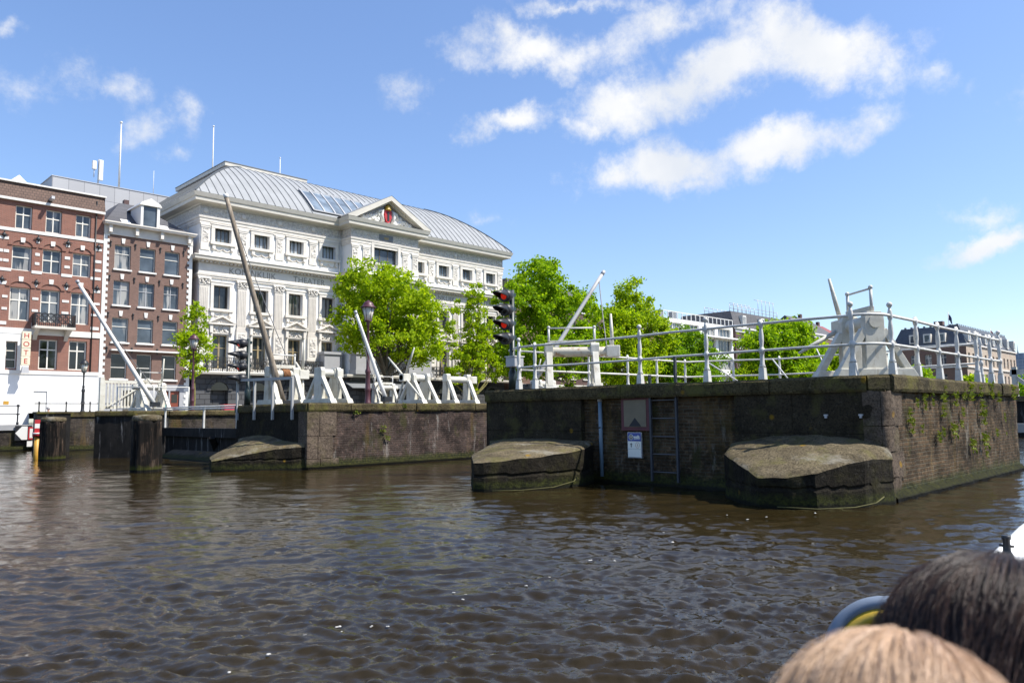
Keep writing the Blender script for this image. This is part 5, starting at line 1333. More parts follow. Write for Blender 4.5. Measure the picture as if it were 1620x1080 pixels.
# ---- the big hotel with mansard roof, far right
gh = thing('grand_hotel', 'large riverside palace with slate mansard roof and pale striped river front', 'building', (196, 50, QZ)); L_ = 46; D_ = 16; h = 14.6
fr = [(2.0+3.5*i) for i in range(13)]; zs_ = [.9, 5.3, 9.9]
mb = MB(); wall_open(mb, 0, L_, 0, h, 0, [(c-.75, c+.75, z, z+2.6) for c in fr for z in zs_], .3); mb.quad((L_, 0, 0), (L_, D_, 0), (L_, D_, h), (L_, 0, h)); mb.quad((0, D_, 0), (L_, D_, 0), (L_, D_, h), (0, D_, h)); mb.build('river_front', brick('banded_pale_brick', (.46, .38, .29), (.38, .26, .19), (.5, .45, .36), 6)[0].m, gh, recalc=False)
sf = [1.8+3.1*i for i in range(5)]
mb = MB(); wall_open(mb, 0, D_, 0, h, 0, [(c-.7, c+.7, z, z+2.5) for c in sf for z in zs_], .3, axis='y'); mb.build('side_front', M['brickbrown'], gh, recalc=False)
f0 = None
for c in fr:
    for z in zs_:
        if f0 is None: f0 = window_part(gh, 'window', 1.5, 2.6, M['frame_white'], M['glass'], (c, .29, z), .12, (0,), (.65,))
        else: copy_part(f0, (c, .29, z))
for c in sf:
    for z in zs_: o = copy_part(f0, (.29, c, z)); o.rotation_euler = (0, 0, R_(-90))
mb = MB()
for z in (4.5, 9.1, h-.3): mb.box(-.3, L_+.3, -.3, -.002, z, z+.35); mb.box(-.3, -.002, -.002, D_, z, z+.35)
mb.build('stone_bands', M['trim'], gh)
mb = MB(); a_, b_ = -.2, 1.8; mb._add([(a_, a_, h), (L_+.2, a_, h), (L_+.2, D_, h), (a_, D_, h), (b_, b_, h+4.4), (L_-b_, b_, h+4.4), (L_-b_, D_-b_, h+4.4), (b_, D_-b_, h+4.4)], [(0,1,5,4), (1,2,6,5), (2,3,7,6), (3,0,4,7), (4,5,6,7)])
r_ = mb.build('roof', plain('blue_slate', (.065, .075, .09), .6, .2, 2), gh)
for c in sf[1:4]: d = MB().box(-.25, 1.2, c-.8, c+.8, h+.6, h+2.7).build('dormer', M['trim'], r_); MB().box(-.27, -.251, c-.5, c+.5, h+.8, h+2.4).build('dormer_pane', M['glass'], gh)
for c in fr[::2]: d = MB().box(c-.9, c+.9, -.35, 1.2, h+.5, h+3.0).build('dormer', M['trim'], r_); MB().box(c-.5, c+.5, -.37, -.351, h+.8, h+2.5).build('dormer_pane', M['glass'], gh)
for x in (9, 20, 33): MB().box(x, x+1.6, 7, 9, h+4.3, h+6.4).build('chimney', M['brickbrown'], gh)
crest = MB()
for i in range(30): crest.box(b_+i*1.45, b_+i*1.45+.5, b_, b_+.1, h+4.4, h+4.75)
for i in range(9): crest.box(b_, b_+.1, b_+i*1.4, b_+i*1.4+.5, h+4.4, h+4.75)
crest.build('roof_cresting', M['lead'], r_)
for px, pyt, pyb, X_, fc, lab in ((1503, 493, 520, 198, (.03, .04, .10), 'dark blue flag drooping on a pole above the slate roofed palace'), (1570, 519, 545, 228, (.5, .04, .05), 'red and white flag on a pole further along the palace roof')):
    p0 = atx(px, pyb+25, X_); p1 = atx(px, pyt, X_); o = thing('flag', lab, 'flag', p0)
    MB().tube([(0, 0, 0), (0, 0, p1.z-p0.z)], .07, 6).build('pole', M['white_paint'], o)
    mb = MB(); vs = []; fs = []; H_ = p1.z-p0.z
    for i in range(7):
        for j in range(7): vs.append((.02+.06*i, -.11*i+.05*math.sin(i*1.3+j*.4), H_-.2-.26*j-.22*i))
    for i in range(6):
        for j in range(6): fs.append((i*7+j, i*7+j+1, (i+1)*7+j+1, (i+1)*7+j))
    mb._add(vs, fs, True); fl = mb.build('cloth', plain('flag_cloth', fc, .8), o)
# ---- far tower
tw = thing('office_tower', 'distant hazy blue grey glass office tower with stepped top and spire', 'tower', (930, 190, 0))
def tower_mat():
    t = NT('hazed_blue_curtain_wall'); v = t.wallvec(); b = t.n('ShaderNodeTexBrick'); b.offset = 0
    for k, c in (('Color1', (.11, .16, .235)), ('Color2', (.13, .185, .265)), ('Mortar', (.20, .25, .32))): b.inputs[k].default_value = (*c, 1)  # distance haze is mixed into the blue of the cladding colour
    b.inputs['Scale'].default_value = 1; b.inputs['Brick Width'].default_value = 4; b.inputs['Row Height'].default_value = 3.6; b.inputs['Mortar Size'].default_value = .3
    t.l(v, b.inputs['Vector']); t.base(b.outputs['Color']); t.setb(Roughness=.25); return t.m
tm = tower_mat()
MB().box(-12, 12, -11, 9, 0, 52).build('shaft', tm, tw); MB().box(-8, 8, -7, 6, 52, 58).build('upper_shaft', tm, tw); MB().lathe([(.9, 58), (.3, 62), (.1, 70)], n=8).build('spire', M['panel'], tw)
tw2 = thing('office_block', 'lower distant hazy blue grey office block right of the glass tower', 'building', (930, 164, 0)); MB().box(-10, 14, -12, 7, 0, 38).build('shaft', tm, tw2); MB().box(-4, 4, -6, 2, 38, 40).build('plant_room', M['panel'], tw2)
# ---- small lock pier far right with white frame
fp = thing('lock_pier', 'distant low jetty and white gate frame at the right edge behind the nearest pier', 'pier', (0, 0, 0))
MB().box(52, 66, 6, 12, -.5, 2.0).build('wall', M['tar'], fp); MB().box(50.5, 52, 6, 12, .25, .75).build('jetty', plain('pale_jetty', (.36, .34, .30), .85), fp); MB().box(50.4, 52.1, 6, 12, -.4, .249).build('fender', M['tar'], fp)
MB().box(51.9, 66, 5.9, 12.1, 2.0, 2.3).build('coping', M['apron'], fp)
mb = MB(); mb.bar((52.2, 10.9, 2.3), (52.2, 10.9, 4.0), .25, .25, (1, 0, 0)); mb.bar((52.2, 11.1, 3.6), (52.2, 9.6, 2.3), .2, .2); mb.bar((52.2, 11.1, 3.7), (52.2, 7, 3.7), .25, .3); mb.bar((52.2, 8.6, 2.3), (52.2, 8.6, 4.0), .25, .25, (1, 0, 0))
mb.build('gate_frame', M['wtimber'], fp)

# ================================================================== TREES
def leaves_obj(name, centers, radii, n_per, size, mat, parent, seed, flat=.75):
    r = np.random.default_rng(seed); C = np.repeat(np.asarray(centers), n_per, 0); Rr = np.repeat(np.asarray(radii), n_per)
    N_ = len(C); d = r.normal(size=(N_, 3)); d /= np.linalg.norm(d, axis=1)[:, None]
    rad = Rr*np.clip(np.abs(r.normal(.62, .32, N_)), 0, 1.35); P = C+d*rad[:, None]*np.array([1, 1, flat])
    # leaf axes: random but leaning outward and drooping a little
    a = r.normal(size=(N_, 3))+d*.5+np.array([0, 0, -.35]); a /= np.linalg.norm(a, axis=1)[:, None]
    b = np.cross(a, r.normal(size=(N_, 3))); b /= np.linalg.norm(b, axis=1)[:, None]
    s = size*r.uniform(.6, 1.35, N_)[:, None]
    V = np.stack([P-a*s*.5, P+b*s*.34+a*s*.05, P+a*s*.6, P-b*s*.34+a*s*.05], 1).reshape(-1, 3).astype(np.float32)
    me = bpy.data.meshes.new(name); me.vertices.add(len(V)); me.vertices.foreach_set('co', V.ravel()); me.loops.add(N_*4); me.polygons.add(N_)
    me.loops.foreach_set('vertex_index', np.arange(N_*4, dtype=np.int32)); me.polygons.foreach_set('loop_start', (np.arange(N_)*4).astype(np.int32)); me.update(calc_edges=True)
    me.materials.append(mat); o = bpy.data.objects.new(name, me); COL.objects.link(o); o.parent = parent; return o
def tree(label, x, y, blobs, trunk_r, fork, n_cl=150, n_leaf=90, size=.30, mat='leaf_mid', bark='bark', seed=1, z0=QZ, lean=(0, 0), clr=.95, limbs=16, group='trees on the theatre quay', name='tree', up=False):
    """blobs: ellipsoids (dx, dy, z, rx, ry, rz) relative to the trunk foot that make the crown"""
    t = thing(name, label, 'tree', (x, y, z0), 0, group); r = np.random.default_rng(seed); rnd = random.Random(seed)
    B = np.array(blobs, float); vol = B[:, 3]*B[:, 4]*B[:, 5]; pick = r.choice(len(B), n_cl, p=vol/vol.sum())
    d = r.normal(size=(n_cl, 3)); d /= np.linalg.norm(d, axis=1)[:, None]; rad = r.uniform(.22, 1, n_cl)**.5
    C = B[pick, :3]+d*rad[:, None]*B[pick, 3:6]; CR = clr*r.uniform(.55, 1.25, n_cl)
    leaves_obj('crown', C, CR, n_leaf, size, M[mat], t, seed+50)
    mb = MB(); top = Vector((lean[0], lean[1], fork))
    pts = []
    for k in range(7):
        f = k/6; pts.append(Vector((lean[0]*f+.06*math.sin(f*5+seed), lean[1]*f+.06*math.cos(f*4+seed), -.1+(fork+.1)*f)))
    mb.tube(pts, [trunk_r*(1.35-.15*k if k < 2 else 1.1-.06*k) for k in range(7)], 12)
    order = np.argsort(-C[:, 2]); sel = [order[int(i*(n_cl-1)/(limbs-1))] for i in range(limbs)]
    for i in sel:
        e = Vector(C[i]); s = top+Vector((0, 0, -rnd.uniform(0, .25)*fork)); m_ = s.lerp(e, .45)+Vector((0, 0, (.6 if not up else .1)*rnd.uniform(.2, 1)))+Vector((rnd.uniform(-.4, .4), rnd.uniform(-.4, .4), 0))
        if up: m_ = Vector((s.x+(e.x-s.x)*.75, s.y+(e.y-s.y)*.75, s.z+(e.z-s.z)*.4))
        q_ = []
        for k in range(8):
            f = k/7; q_.append(s*(1-f)**2+m_*2*f*(1-f)+e*f*f)
        mb.tube(q_, [trunk_r*.55*(1-.88*k/7) for k in range(8)], 6)
        for k in (4, 6):
            b0 = q_[k]; b1 = Vector(C[rnd.randrange(n_cl)]); b1 = b0+(b1-b0).normalized()*min(2.2, (b1-b0).length); mb.tube([b0, b0.lerp(b1, .5)+Vector((0, 0, .15)), b1], [trunk_r*.16, trunk_r*.1, trunk_r*.03], 5)
    mb.build('trunk', M[bark], t, recalc=False)
    return t
tree('broad bright green tree in front of the theatre entrance', 40.0, 56, [(-2.2, 0, 11.0, 2.8, 2.6, 2.2), (.3, 0, 10.2, 4.2, 3.2, 2.6), (3.2, 0, 8.8, 3.0, 2.8, 2.4), (-2.9, 0, 7.4, 2.5, 2.6, 2.3), (.6, 0, 6.6, 4.6, 3.4, 2.3), (4.2, -.5, 6.2, 2.0, 2.4, 2.3), (-2.8, 0, 12.9, 1.2, 1.2, .9), (-.8, 0, 12.4, 1.3, 1.3, .8)],
     .26, 3.6, 330, 100, .26, 'leaf_bright', 'bark', 11, limbs=20, clr=.85)
tree('upright sparse poplar with several steep stems right of the broad theatre tree', 50.2, 56, [(-.2, 0, 4.6, 1.5, 1.4, 2.6), (.5, 0, 8.0, 1.5, 1.3, 3.2), (.8, 0, 11.0, .9, .9, 1.9), (-2.5, 0, 7.6, .5, .6, 2.8), (-1.5, 0, 9.8, .45, .5, 2.8), (2.2, 0, 6.6, .8, .9, 2.6), (3.2, 0, 4.2, .7, .8, 1.6), (-2.2, 0, 4.2, .8, .8, 1.6), (1.6, 0, 9.6, .6, .6, 1.6), (-.7, 0, 11.4, .4, .4, 1.2)],
     .17, 1.4, 230, 60, .24, 'leaf_bright', 'bark_green', 12, limbs=26, clr=.50, up=True)
tree('tall dense green tree behind the nearer traffic light', 61.5, 56, [(-.6, 0, 13.3, 4.4, 3.4, 3.0), (-3.6, 0, 11.0, 3.6, 3.2, 3.2), (3.4, 0, 10.6, 4.6, 3.4, 3.0), (-2.2, 0, 7.0, 5.6, 3.6, 3.6), (4.2, 0, 6.0, 5.2, 3.4, 3.6), (-.4, 0, 15.4, 2.4, 2.0, 1.2), (-5.0, 0, 5.6, 2.6, 2.4, 2.2)],
     .30, 4.0, 460, 100, .30, 'leaf_mid', 'bark', 13, limbs=20)
tree('bright green tree with a tufted top behind the leaning grey spar', 76.5, 55.5, [(-.6, 0, 14.2, 2.2, 1.8, 1.9), (0, 0, 11.4, 4.4, 3.0, 2.7), (-3.8, 0, 9.2, 3.8, 2.8, 3.0), (3.8, 0, 8.8, 4.0, 2.8, 2.8), (-1, 0, 5.4, 6.6, 3.2, 3.4), (6.2, 0, 5.8, 3.6, 2.4, 3.2)],
     .26, 3.6, 430, 95, .32, 'leaf_bright', 'bark', 14, limbs=18)
tree('smaller deep green tree in front of the white apartment block', 87.5, 55, [(0, 0, 8.0, 4.2, 2.8, 2.6), (-3.8, 0, 6.2, 4.0, 2.6, 2.8), (4.0, 0, 6.0, 4.2, 2.6, 2.8), (0, 0, 4.0, 7.2, 3.0, 2.8), (.4, 0, 10.0, 1.8, 1.5, 1.3)],
     .22, 3.0, 330, 85, .34, 'leaf_deep', 'bark', 15, limbs=16)
tree('round green tree in front of the dark brick corner house', 107, 51, [(0, 0, 10.2, 5.5, 4.0, 3.0), (-5, 0, 8.2, 4.5, 3.8, 3.0), (5, 0, 7.8, 5.0, 3.8, 2.8), (0, 0, 6.0, 8.5, 4.2, 2.6)], .32, 3.4, 330, 85, .46, 'leaf_mid', 'bark', 16, clr=1.25)
tree('lower green tree left of the nearest windlass', 119, 50.5, [(0, 0, 8.0, 5.0, 4.0, 2.6), (3.0, 0, 6.0, 5.4, 4.0, 2.4), (-4, 0, 5.5, 4.5, 3.4, 2.4)], .3, 3.0, 230, 80, .46, 'leaf_bright', 'bark', 17, clr=1.2)
tree('small pale green tree low behind the back railing', 98, 52, [(0, 0, 4.2, 2.6, 2.2, 1.9), (1.0, 0, 2.8, 3.2, 2.4, 1.4)], .12, 1.6, 110, 70, .32, 'leaf_bright', 'bark', 18)
tree('slim young tree with mossy stem before the brown brick house', 19.9, 48.5, [(0, 0, 5.4, .75, .8, 1.5), (-.5, 0, 4.2, .8, .8, 1.0), (.7, 0, 4.0, .8, .8, 1.0), (.1, 0, 6.5, .5, .5, .5), (-.3, 0, 2.7, .6, .6, .7), (.8, 0, 2.8, .5, .5, .5)],
     .085, 2.9, 78, 46, .17, 'leaf_bright', 'bark_green', 19, clr=.42, limbs=14)
tree('green tree top showing above the roof of the white apartment block', 117, 84, [(0, 0, 17.5, 4.0, 3.0, 2.0), (-4, 0, 17.0, 3, 3, 1.6)], .3, 9, 90, 70, .5, 'leaf_deep', 'bark', 20, group='trees behind the houses')
tree('green tree left of the palace behind the corner windlass', 176, 55, [(0, 0, 6.0, 4.5, 4, 3.2), (3, 0, 4.4, 4.5, 4, 2.4)], .3, 2.5, 130, 70, .6, 'leaf_mid', 'bark', 21, clr=1.2)
tree('green tree low in front of the palace corner', 186, 46.5, [(0, 0, 4.2, 4.5, 3.5, 2.6), (5, 0, 3.6, 4.0, 3.5, 2.2)], .3, 2.0, 130, 70, .6, 'leaf_bright', 'bark', 22, clr=1.2)
for i, (x, y, s) in enumerate(((430, 84, 1.2), (450, 95, 1.3), (470, 88, 1.1), (520, 92, 1.5), (560, 120, 1.4))):
    tree('distant round green tree by the far river bend below the glass tower', x, y, [(0, 0, 8*s, 8*s, 8*s, 6*s), (3, 2, 5*s, 9*s, 8*s, 5*s)], .5, 4, 90, 50, 1.1, 'leaf_deep', 'bark', 30+i, z0=.6, clr=2.4, limbs=6, group='far trees below the tower')

# ================================================================== STREET LAMPS, SIGNALS
def lamp(label, p, h, paint, s=1.0):
    t = thing('street_lamp', label, 'street lamp', p, 0, None); mt = M[paint]; hp = h-.92*s
    MB().lathe([(.14*s, 0), (.14*s, .10), (.11*s, .14), (.10*s, .55), (.13*s, .60), (.10*s, .66), (.085*s, 1.2), (.11*s, 1.26), (.11*s, 1.34), (.07*s, 1.42), (.06*s, hp*.62), (.085*s, hp*.64), (.05*s, hp*.68), (.045*s, hp-.14), (.08*s, hp-.10), (.05*s, hp-.04), (.10*s, hp)], n=14).build('post', mt, t)
    g = MB().lathe([(.13*s, hp+.04*s), (.245*s, hp+.56*s)], n=6); g.build('glass', plain('lamp_glass_'+paint, (.60, .58, .49), .25, .05, 3), t)
    fr = MB().lathe([(.12*s, hp), (.15*s, hp+.02*s), (.15*s, hp+.045*s), (.10*s, hp+.046*s)], n=12)
    for k in range(6):
        a_ = 2*math.pi*k/6; c_, s_ = -math.sin(a_), math.cos(a_); u = Vector((1, 0, 0)); 
        ax = Vector((0, 0, 1)); aa = ax.cross(Vector((1, 0, 0))).normalized(); bb = ax.cross(aa); v = aa*math.cos(a_)+bb*math.sin(a_)
        fr.bar(v*.135*s+Vector((0, 0, hp+.04*s)), v*.25*s+Vector((0, 0, hp+.56*s)), .016*s, .016*s)
    fr.build('lantern_frame', mt, t)
    MB().lathe([(.31*s, hp+.555*s), (.32*s, hp+.58*s), (.25*s, hp+.62*s), (.21*s, hp+.68*s), (.185*s, hp+.74*s), (.14*s, hp+.79*s), (.07*s, hp+.82*s), (.03*s, hp+.86*s), (.01*s, hp+.87*s)], n=16).build('lantern_cap', mt, t)
    return t
lamp('tall maroon street lamp in front of the broad green tree', (17.0, 25.0, BZ), 4.15, 'maroon', .98)
lamp('maroon street lamp beside the young tree before the brown brick house', (18.4, 45, QZ), 4.6, 'maroon', 1.05)
lamp('black street lamp before the white ground floor of the hotel', (14.0, 50, QZ), 3.2, 'blackiron', .9)
M['lamp_red'] = None
def emit(name, col, s):
    t = NT(name); t.base(tuple(c*.6 for c in col)); t.setb(Roughness=.3); t.b.inputs['Emission Color'].default_value = (*col, 1); t.b.inputs['Emission Strength'].default_value = s; return t.m
M['lamp_red'] = emit('red_signal_lens', (1.0, .03, .008), .15); M['lamp_off'] = plain('unlit_signal_lens', (.02, .02, .02), .2)
def signal(label, p, h, s, rz, top_gap=.14, step=.40):
    t = thing('traffic_light', label, 'traffic light', p, 0, 'river traffic lights')
    MB().lathe([(.11*s, 0), (.11*s, .5), (.075*s, .55), (.07*s, h)], n=14).build('pole', M['greeniron'], t)
    Rz = Matrix.Rotation(rz, 4, 'Z')
    for k in range(4):
        z = h-top_gap-step*k; mb = MB(); mb.M = Matrix.Translation((0, 0, z)) @ Rz @ Matrix.Rotation(R_(12), 4, 'Y')
        # local +x is the way the lamp looks
        mb.lathe([(.05*s, .02), (.13*s, .08*s), (.165*s, .20*s), (.17*s, .36*s), (.15*s, .36*s)], (0, 0, 0), 16, (1, 0, 0))
        hd = mb.build('signal_head', M['blackiron'], t)
        vs = []; fs = []; n = 14
        vm = MB(); vm.M = mb.M
        for i in range(n+1):
            a_ = math.pi*(-.12+1.24*i/n); L0 = .36*s; L1 = (.40+.34*math.sin(max(0, min(math.pi, a_)))**.7)*s if 0 <= a_ <= math.pi else .40*s
            for (r_, x_) in ((.172*s, L0), (.165*s, L1), (.150*s, L1), (.155*s, L0)): vs.append((x_, r_*math.cos(a_), r_*math.sin(a_)))
        for i in range(n):
            for j in range(4): fs.append((i*4+j, i*4+(j+1) % 4, (i+1)*4+(j+1) % 4, (i+1)*4+j))
        vm._add(vs, fs, True); vm.build('visor', M['blackiron'], hd)
        lm = MB(); lm.M = mb.M; lm.lathe([(.105*s, .355*s), (.075*s, .38*s), (.02*s, .39*s)], (0, 0, 0), 16, (1, 0, 0)); lm.build('lens', M['lamp_red'] if k in (0, 2) else M['lamp_off'], hd)
        bm_ = MB(); bm_.M = Matrix.Translation((0, 0, z)) @ Rz; bm_.box(-.12*s, .06*s, -.05*s, .05*s, -.05*s, .05*s); bm_.build('bracket', M['greeniron'], t)
    return t
LOOK = math.atan2(.05, -.98)
signal('nearer larger traffic light with two red lamps at the left end of the nearest pier', (14.52, 14.55, AZ), 2.72, .98, math.atan2(-.10, -1), .12, .385)
signal('farther smaller traffic light at the left end of the middle pier', (12.15, 25.1, BZ), 2.28, .95, math.atan2(.15, -1), .12, .40)
cbx = thing('control_box', 'small pale grey box on the nearer traffic light pole', 'box', (14.42, 14.35, AZ+.62))
MB().box(-.18, .16, -.16, .18, 0, .26).build('case', M['panel'], cbx, .015); MB().box(-.2, .18, -.18, .2, .26, .29).build('lid', M['rail'], cbx); MB().box(-.03, .12, .18, .26, .06, .2).build('bracket', M['greeniron'], cbx)

# ================================================================== WINDLASSES
def frame_board(x, s=1.0, spread=.84, wf=1.0):
    mb = MB(); wf *= s; mb.prism([(-.24*wf, .1*s), (.24*wf, .1*s), (.225*wf, 1.06*s), (.17*wf, 1.16*s), (-.17*wf, 1.16*s), (-.225*wf, 1.06*s)], x-.075*s, x+.075*s, 'yz')
    for q_ in (-1, 1): mb.bar((x, q_*spread*s, .10*s), (x, q_*.17*s, .84*s), .12*s, .14*s, (1, 0, 0))
    return mb
def frame_post(x, s=1.0):
    mb = MB(); mb.taper(x-.10*s, x+.10*s, -.10*s, .20*s, 0, .86*s, .015*s, .05*s); mb.prism([(-.13*s, .86*s), (.15*s, .86*s), (.15*s, 1.10*s), (.08*s, 1.18*s), (-.10*s, 1.18*s), (-.13*s, 1.12*s)], x-.105*s, x+.105*s, 'yz')
    mb.bar((x, -.56*s, .06*s), (x, -.10*s, .92*s), .13*s, .15*s, (1, 0, 0)); mb.prism([(-.66*s, 0), (-.36*s, 0), (-.36*s, .15*s), (-.58*s, .15*s)], x-.12*s, x+.12*s, 'yz'); return mb
def sill(x, s=1.0, l=1.0):
    return MB().prism([(-1.02*s*l, 0), (1.02*s*l, 0), (.9*s*l, .15*s), (-.9*s*l, .15*s)], x-.11*s, x+.11*s, 'yz')
def windlass(label, p, rz, kind='board', L=.95, s=1.0, spread=.84, ends=(.38, .15), spokes=(), hub=None, handle=False, rope=False, rust=False, wf=1.0):
    t = thing('windlass', label, 'windlass', p, rz, 'timber windlasses on the lock piers'); fm_ = frame_board if kind == 'board' else frame_post
    for x in (-L/2, L/2):
        f = (fm_(x, s, spread, wf) if kind == 'board' else fm_(x, s)).build('side_frame', M['wtimber'], t, .012)
        sill(x, s, spread/.84 if kind == 'board' else .62).build('sill', M['wtimber'], f, .012)
    z = (.98 if kind == 'board' else .96)*s; r = .125*s
    mb = MB(); mb.lathe([(r*.9, -L/2-ends[0]*s), (r, -L/2), (r*1.02, 0), (r, L/2), (r*.9, L/2+ends[1]*s)], (0, 0, z), 14, (1, 0, 0)); d = mb.build('drum', M['rusty'] if rust else M['wtimber'], t)
    he = -L/2-ends[0]*s if (hub or 'l') == 'l' else L/2+ends[1]*s; sg_ = -1 if he < 0 else 1
    MB().box(min(he, he+sg_*-.34*s), max(he, he+sg_*-.34*s), -.145*s, .145*s, z-.145*s, z+.145*s).build('square_head', M['wtimber'], d, .02)
    for k, (a_, l_) in enumerate(spokes):
        v = Vector((0, math.cos(R_(a_)), math.sin(R_(a_)))); b0 = Vector((he-sg_*.17*s, 0, z)); MB().tube([b0+v*.1*s, b0+v*(.1+l_*.5)*s, b0+v*l_*s], [.045*s, .042*s, .026*s], 8).build('handspike', M['wtimber'], t)
    if handle:
        hz = z+.18*s; zt = hz+.42*s
        for x in (-L/2, L/2): MB().tube([(x, 0, hz-.02), (x, 0, zt)], .028*s, 8).build('handle_post', M['rail'], t); MB().sphere((x, 0, zt+.02), .042*s, 8, 6).build('knob', M['rail'], t)
        MB().tube([(-L/2, 0, zt), (L/2, 0, zt)], .02*s, 8).build('handle_bar', M['rail'], t)
        MB().bar((-L/2, 0, hz+.05*s), (L/2, 0, hz+.05*s), .11*s, .11*s).build('top_beam', M['wtimber'], t, .01)
    if rope:
        mb = MB(); pts = []
        for k in range(70): a_ = k/70*2*math.pi*6; pts.append((-.02+.26*k/70, (r+.025)*math.cos(a_), z+(r+.025)*math.sin(a_)))
        mb.tube(pts, .024, 6); mb.build('rope_coil', M['rope'], d)
    return t
windlass('big corner windlass with broad boards and two handspikes on the nearest pier', (15.44, 5.76, AZ+.0), R_(50), 'board', .86, 1.08, .62, (.10, .40), ((77, .98), (-28, 1.0)), 'r', True, wf=.80)
windlass('windlass with rusty drum and low handle frame at the left end of the nearest pier', (15.75, 13.5, AZ), R_(-45), 'post', 1.24, 1.08, .84, (.12, .62), ((78, 1.0), (40, .55)), 'r', True, False, True)
windlass('windlass with orange rope around its drum below the weathered spar', (12.85, 24.0, BZ), R_(0), 'post', .92, 1.08, .84, (.10, .45), ((95, 1.15), (45, .6), (265, .9)), 'r', True, True)
windlass('broad boarded windlass without handspikes nearest the end of the middle pier', (13.25, 21.75, BZ), 0, 'board', .60, 1.0, .74, (.05, .20), (), 'r')
windlass('boarded windlass with four crossed handspikes in the middle of the middle pier', (16.95, 21.75, BZ), 0, 'board', .62, .93, .70, (.50, .10), ((118, 1.25), (38, 1.35), (218, 1.25), (298, 1.15)), 'l')
windlass('plain two post windlass with square drum head at the right of the middle pier', (18.72, 21.7, BZ), 0, 'post', 1.0, .93, .84, (.06, .42), (), 'r')
windlass('small windlass with low handle frame behind the leaning white spar', (17.75, 25.0, BZ), 0, 'post', .85, .72, .84, (.1, .3), ((150, .7), (215, .7)), 'l', True)
windlass('boarded windlass with one thin handspike seen between the railing posts of the nearest pier', (25.4, 23.4, BZ), 0, 'board', .9, .95, .84, (.4, .1), ((110, 1.2), (200, 1.1)), 'l')
windlass('windlass with handle frame on the left pier below the white spar', (12.35, 34.6, 1.9), 0, 'board', .9, 1.05, .84, (.3, .15), ((100, 1.2),), 'r', True)
# guard rail of grey angle iron fixed to the end of the middle pier
gr = thing('guard_rail', 'grey angle iron guard rail bolted to the end of the middle pier', 'railing', (0, 0, 0))
ga = Vector((BX-.08, 25.3, 0)); gb_ = Vector((BX-.08, 21.55, 0))
MB().bar(ga+Vector((0, 0, 2.85)), gb_+Vector((0, 0, 2.78)), .09, .09).build('rail', M['greyspar'], gr)
lg = None
for k in range(4):
    p = ga.lerp(gb_, k/3); MB().bar((p.x, p.y, 1.5), (p.x, p.y, 2.8), .07, .07, (1, 0, 0)).build('leg', M['greyspar'], gr)

# ---- leaning spars
def spar_(label, a, b, r0, r1, mat, wire=None, base=None):
    t = thing('boom', label, 'boom', a, 0, 'spars raised on the lock piers'); a = Vector(a); b = Vector(b); d = b-a
    MB().tube([d*f for f in (0, .2, .4, .6, .8, 1)], [r0+(r1-r0)*f for f in (0, .2, .4, .6, .8, 1)], 12).build('spar', M[mat], t)
    ft = MB(); ft.box(-.16, .16, -.16, .16, -.05, .14); ft.tube([(-.2, 0, .10), (.2, 0, .10)], .04, 8); ft.build('foot_shoe', M['blackiron'], t)
    if wire is not None:
        w = Vector(wire)-a; n = 12; p = []
        s0 = d*.93
        for k in range(n+1): f = k/n; q_ = s0.lerp(w, f); q_.z -= .10*math.sin(math.pi*f); p.append(q_)
        MB().tube(p, .014, 6).build('stay_wire', M['wire'], t)
    MB().lathe([(r1*1.12, -.12), (r1*1.12, .02), (.01, .025)], d, 12, d).build('tip_band', M['panel'] if mat != 'spar' else M['white_paint'], t)
    return t
spar_('long weathered bare wood spar leaning left in front of the theatre', aty(449, 640, 23.6), aty(357, 308, 24.6), .105, .072, 'spar', (13.25, 24.0, BZ+1.1))
spar_('slim white spar leaning left beside the tall maroon lamp', aty(611, 633, 24.2), aty(562, 492, 24.6), .085, .055, 'white_paint', (17.2, 24.6, BZ+.3))
spar_('long white spar leaning left over the left pier in front of the brick houses', aty(245, 641, 33.5), aty(122, 444, 34.2), .10, .065, 'white_paint', (12.6, 34.3, 2.6))
spar_('thick grey spar leaning right above the rusty windlass', aty(838, 615, 14.85), aty(955, 430, 14.4), .066, .055, 'greyspar', (16.9, 13.2, AZ+1.2))
# ---- white slatted gate on the left pier
wg = thing('slatted_gate', 'white slatted timber gate on the left pier before the hotel', 'gate', (10.95, 36.5, 1.9))
mb = MB(); mb.box(0, 1.9, -.04, .04, 1.25, 1.37); mb.box(0, 1.9, -.04, .04, .12, .24); mb.build('beam', M['wtimber'], wg)
pk = None
for i in range(13):
    if pk is None: pk = MB().box(-.035, .035, -.07, -.041, .1, 1.24).build('slat', M['wtimber'], wg); pk.location = (.1, 0, 0)
    else: copy_part(pk, (.1+i*.142, 0, 0))
for x in (0, 1.9): MB().box(x-.09, x+.09, -.09, .09, 0, 1.5).build('post', M['wtimber'], wg)
MB().bar((.2, -.10, .2), (1.7, -.10, 1.2), .09, .05).build('brace', M['wtimber'], wg)
wr = thing('pier_railing', 'thin white railing around the left pier windlass', 'railing', (10.9, 34.3, 1.9))
for z in (1.0, .1): MB().tube([(0, 0, z), (2.6, -.9, z)], .022, 8).build('rail', M['rail'], wr)
for x in (0, 1.3, 2.6): MB().tube([(x, -.9*x/2.6, 0), (x, -.9*x/2.6, 1.02)], .025, 8).build('post', M['rail'], wr)

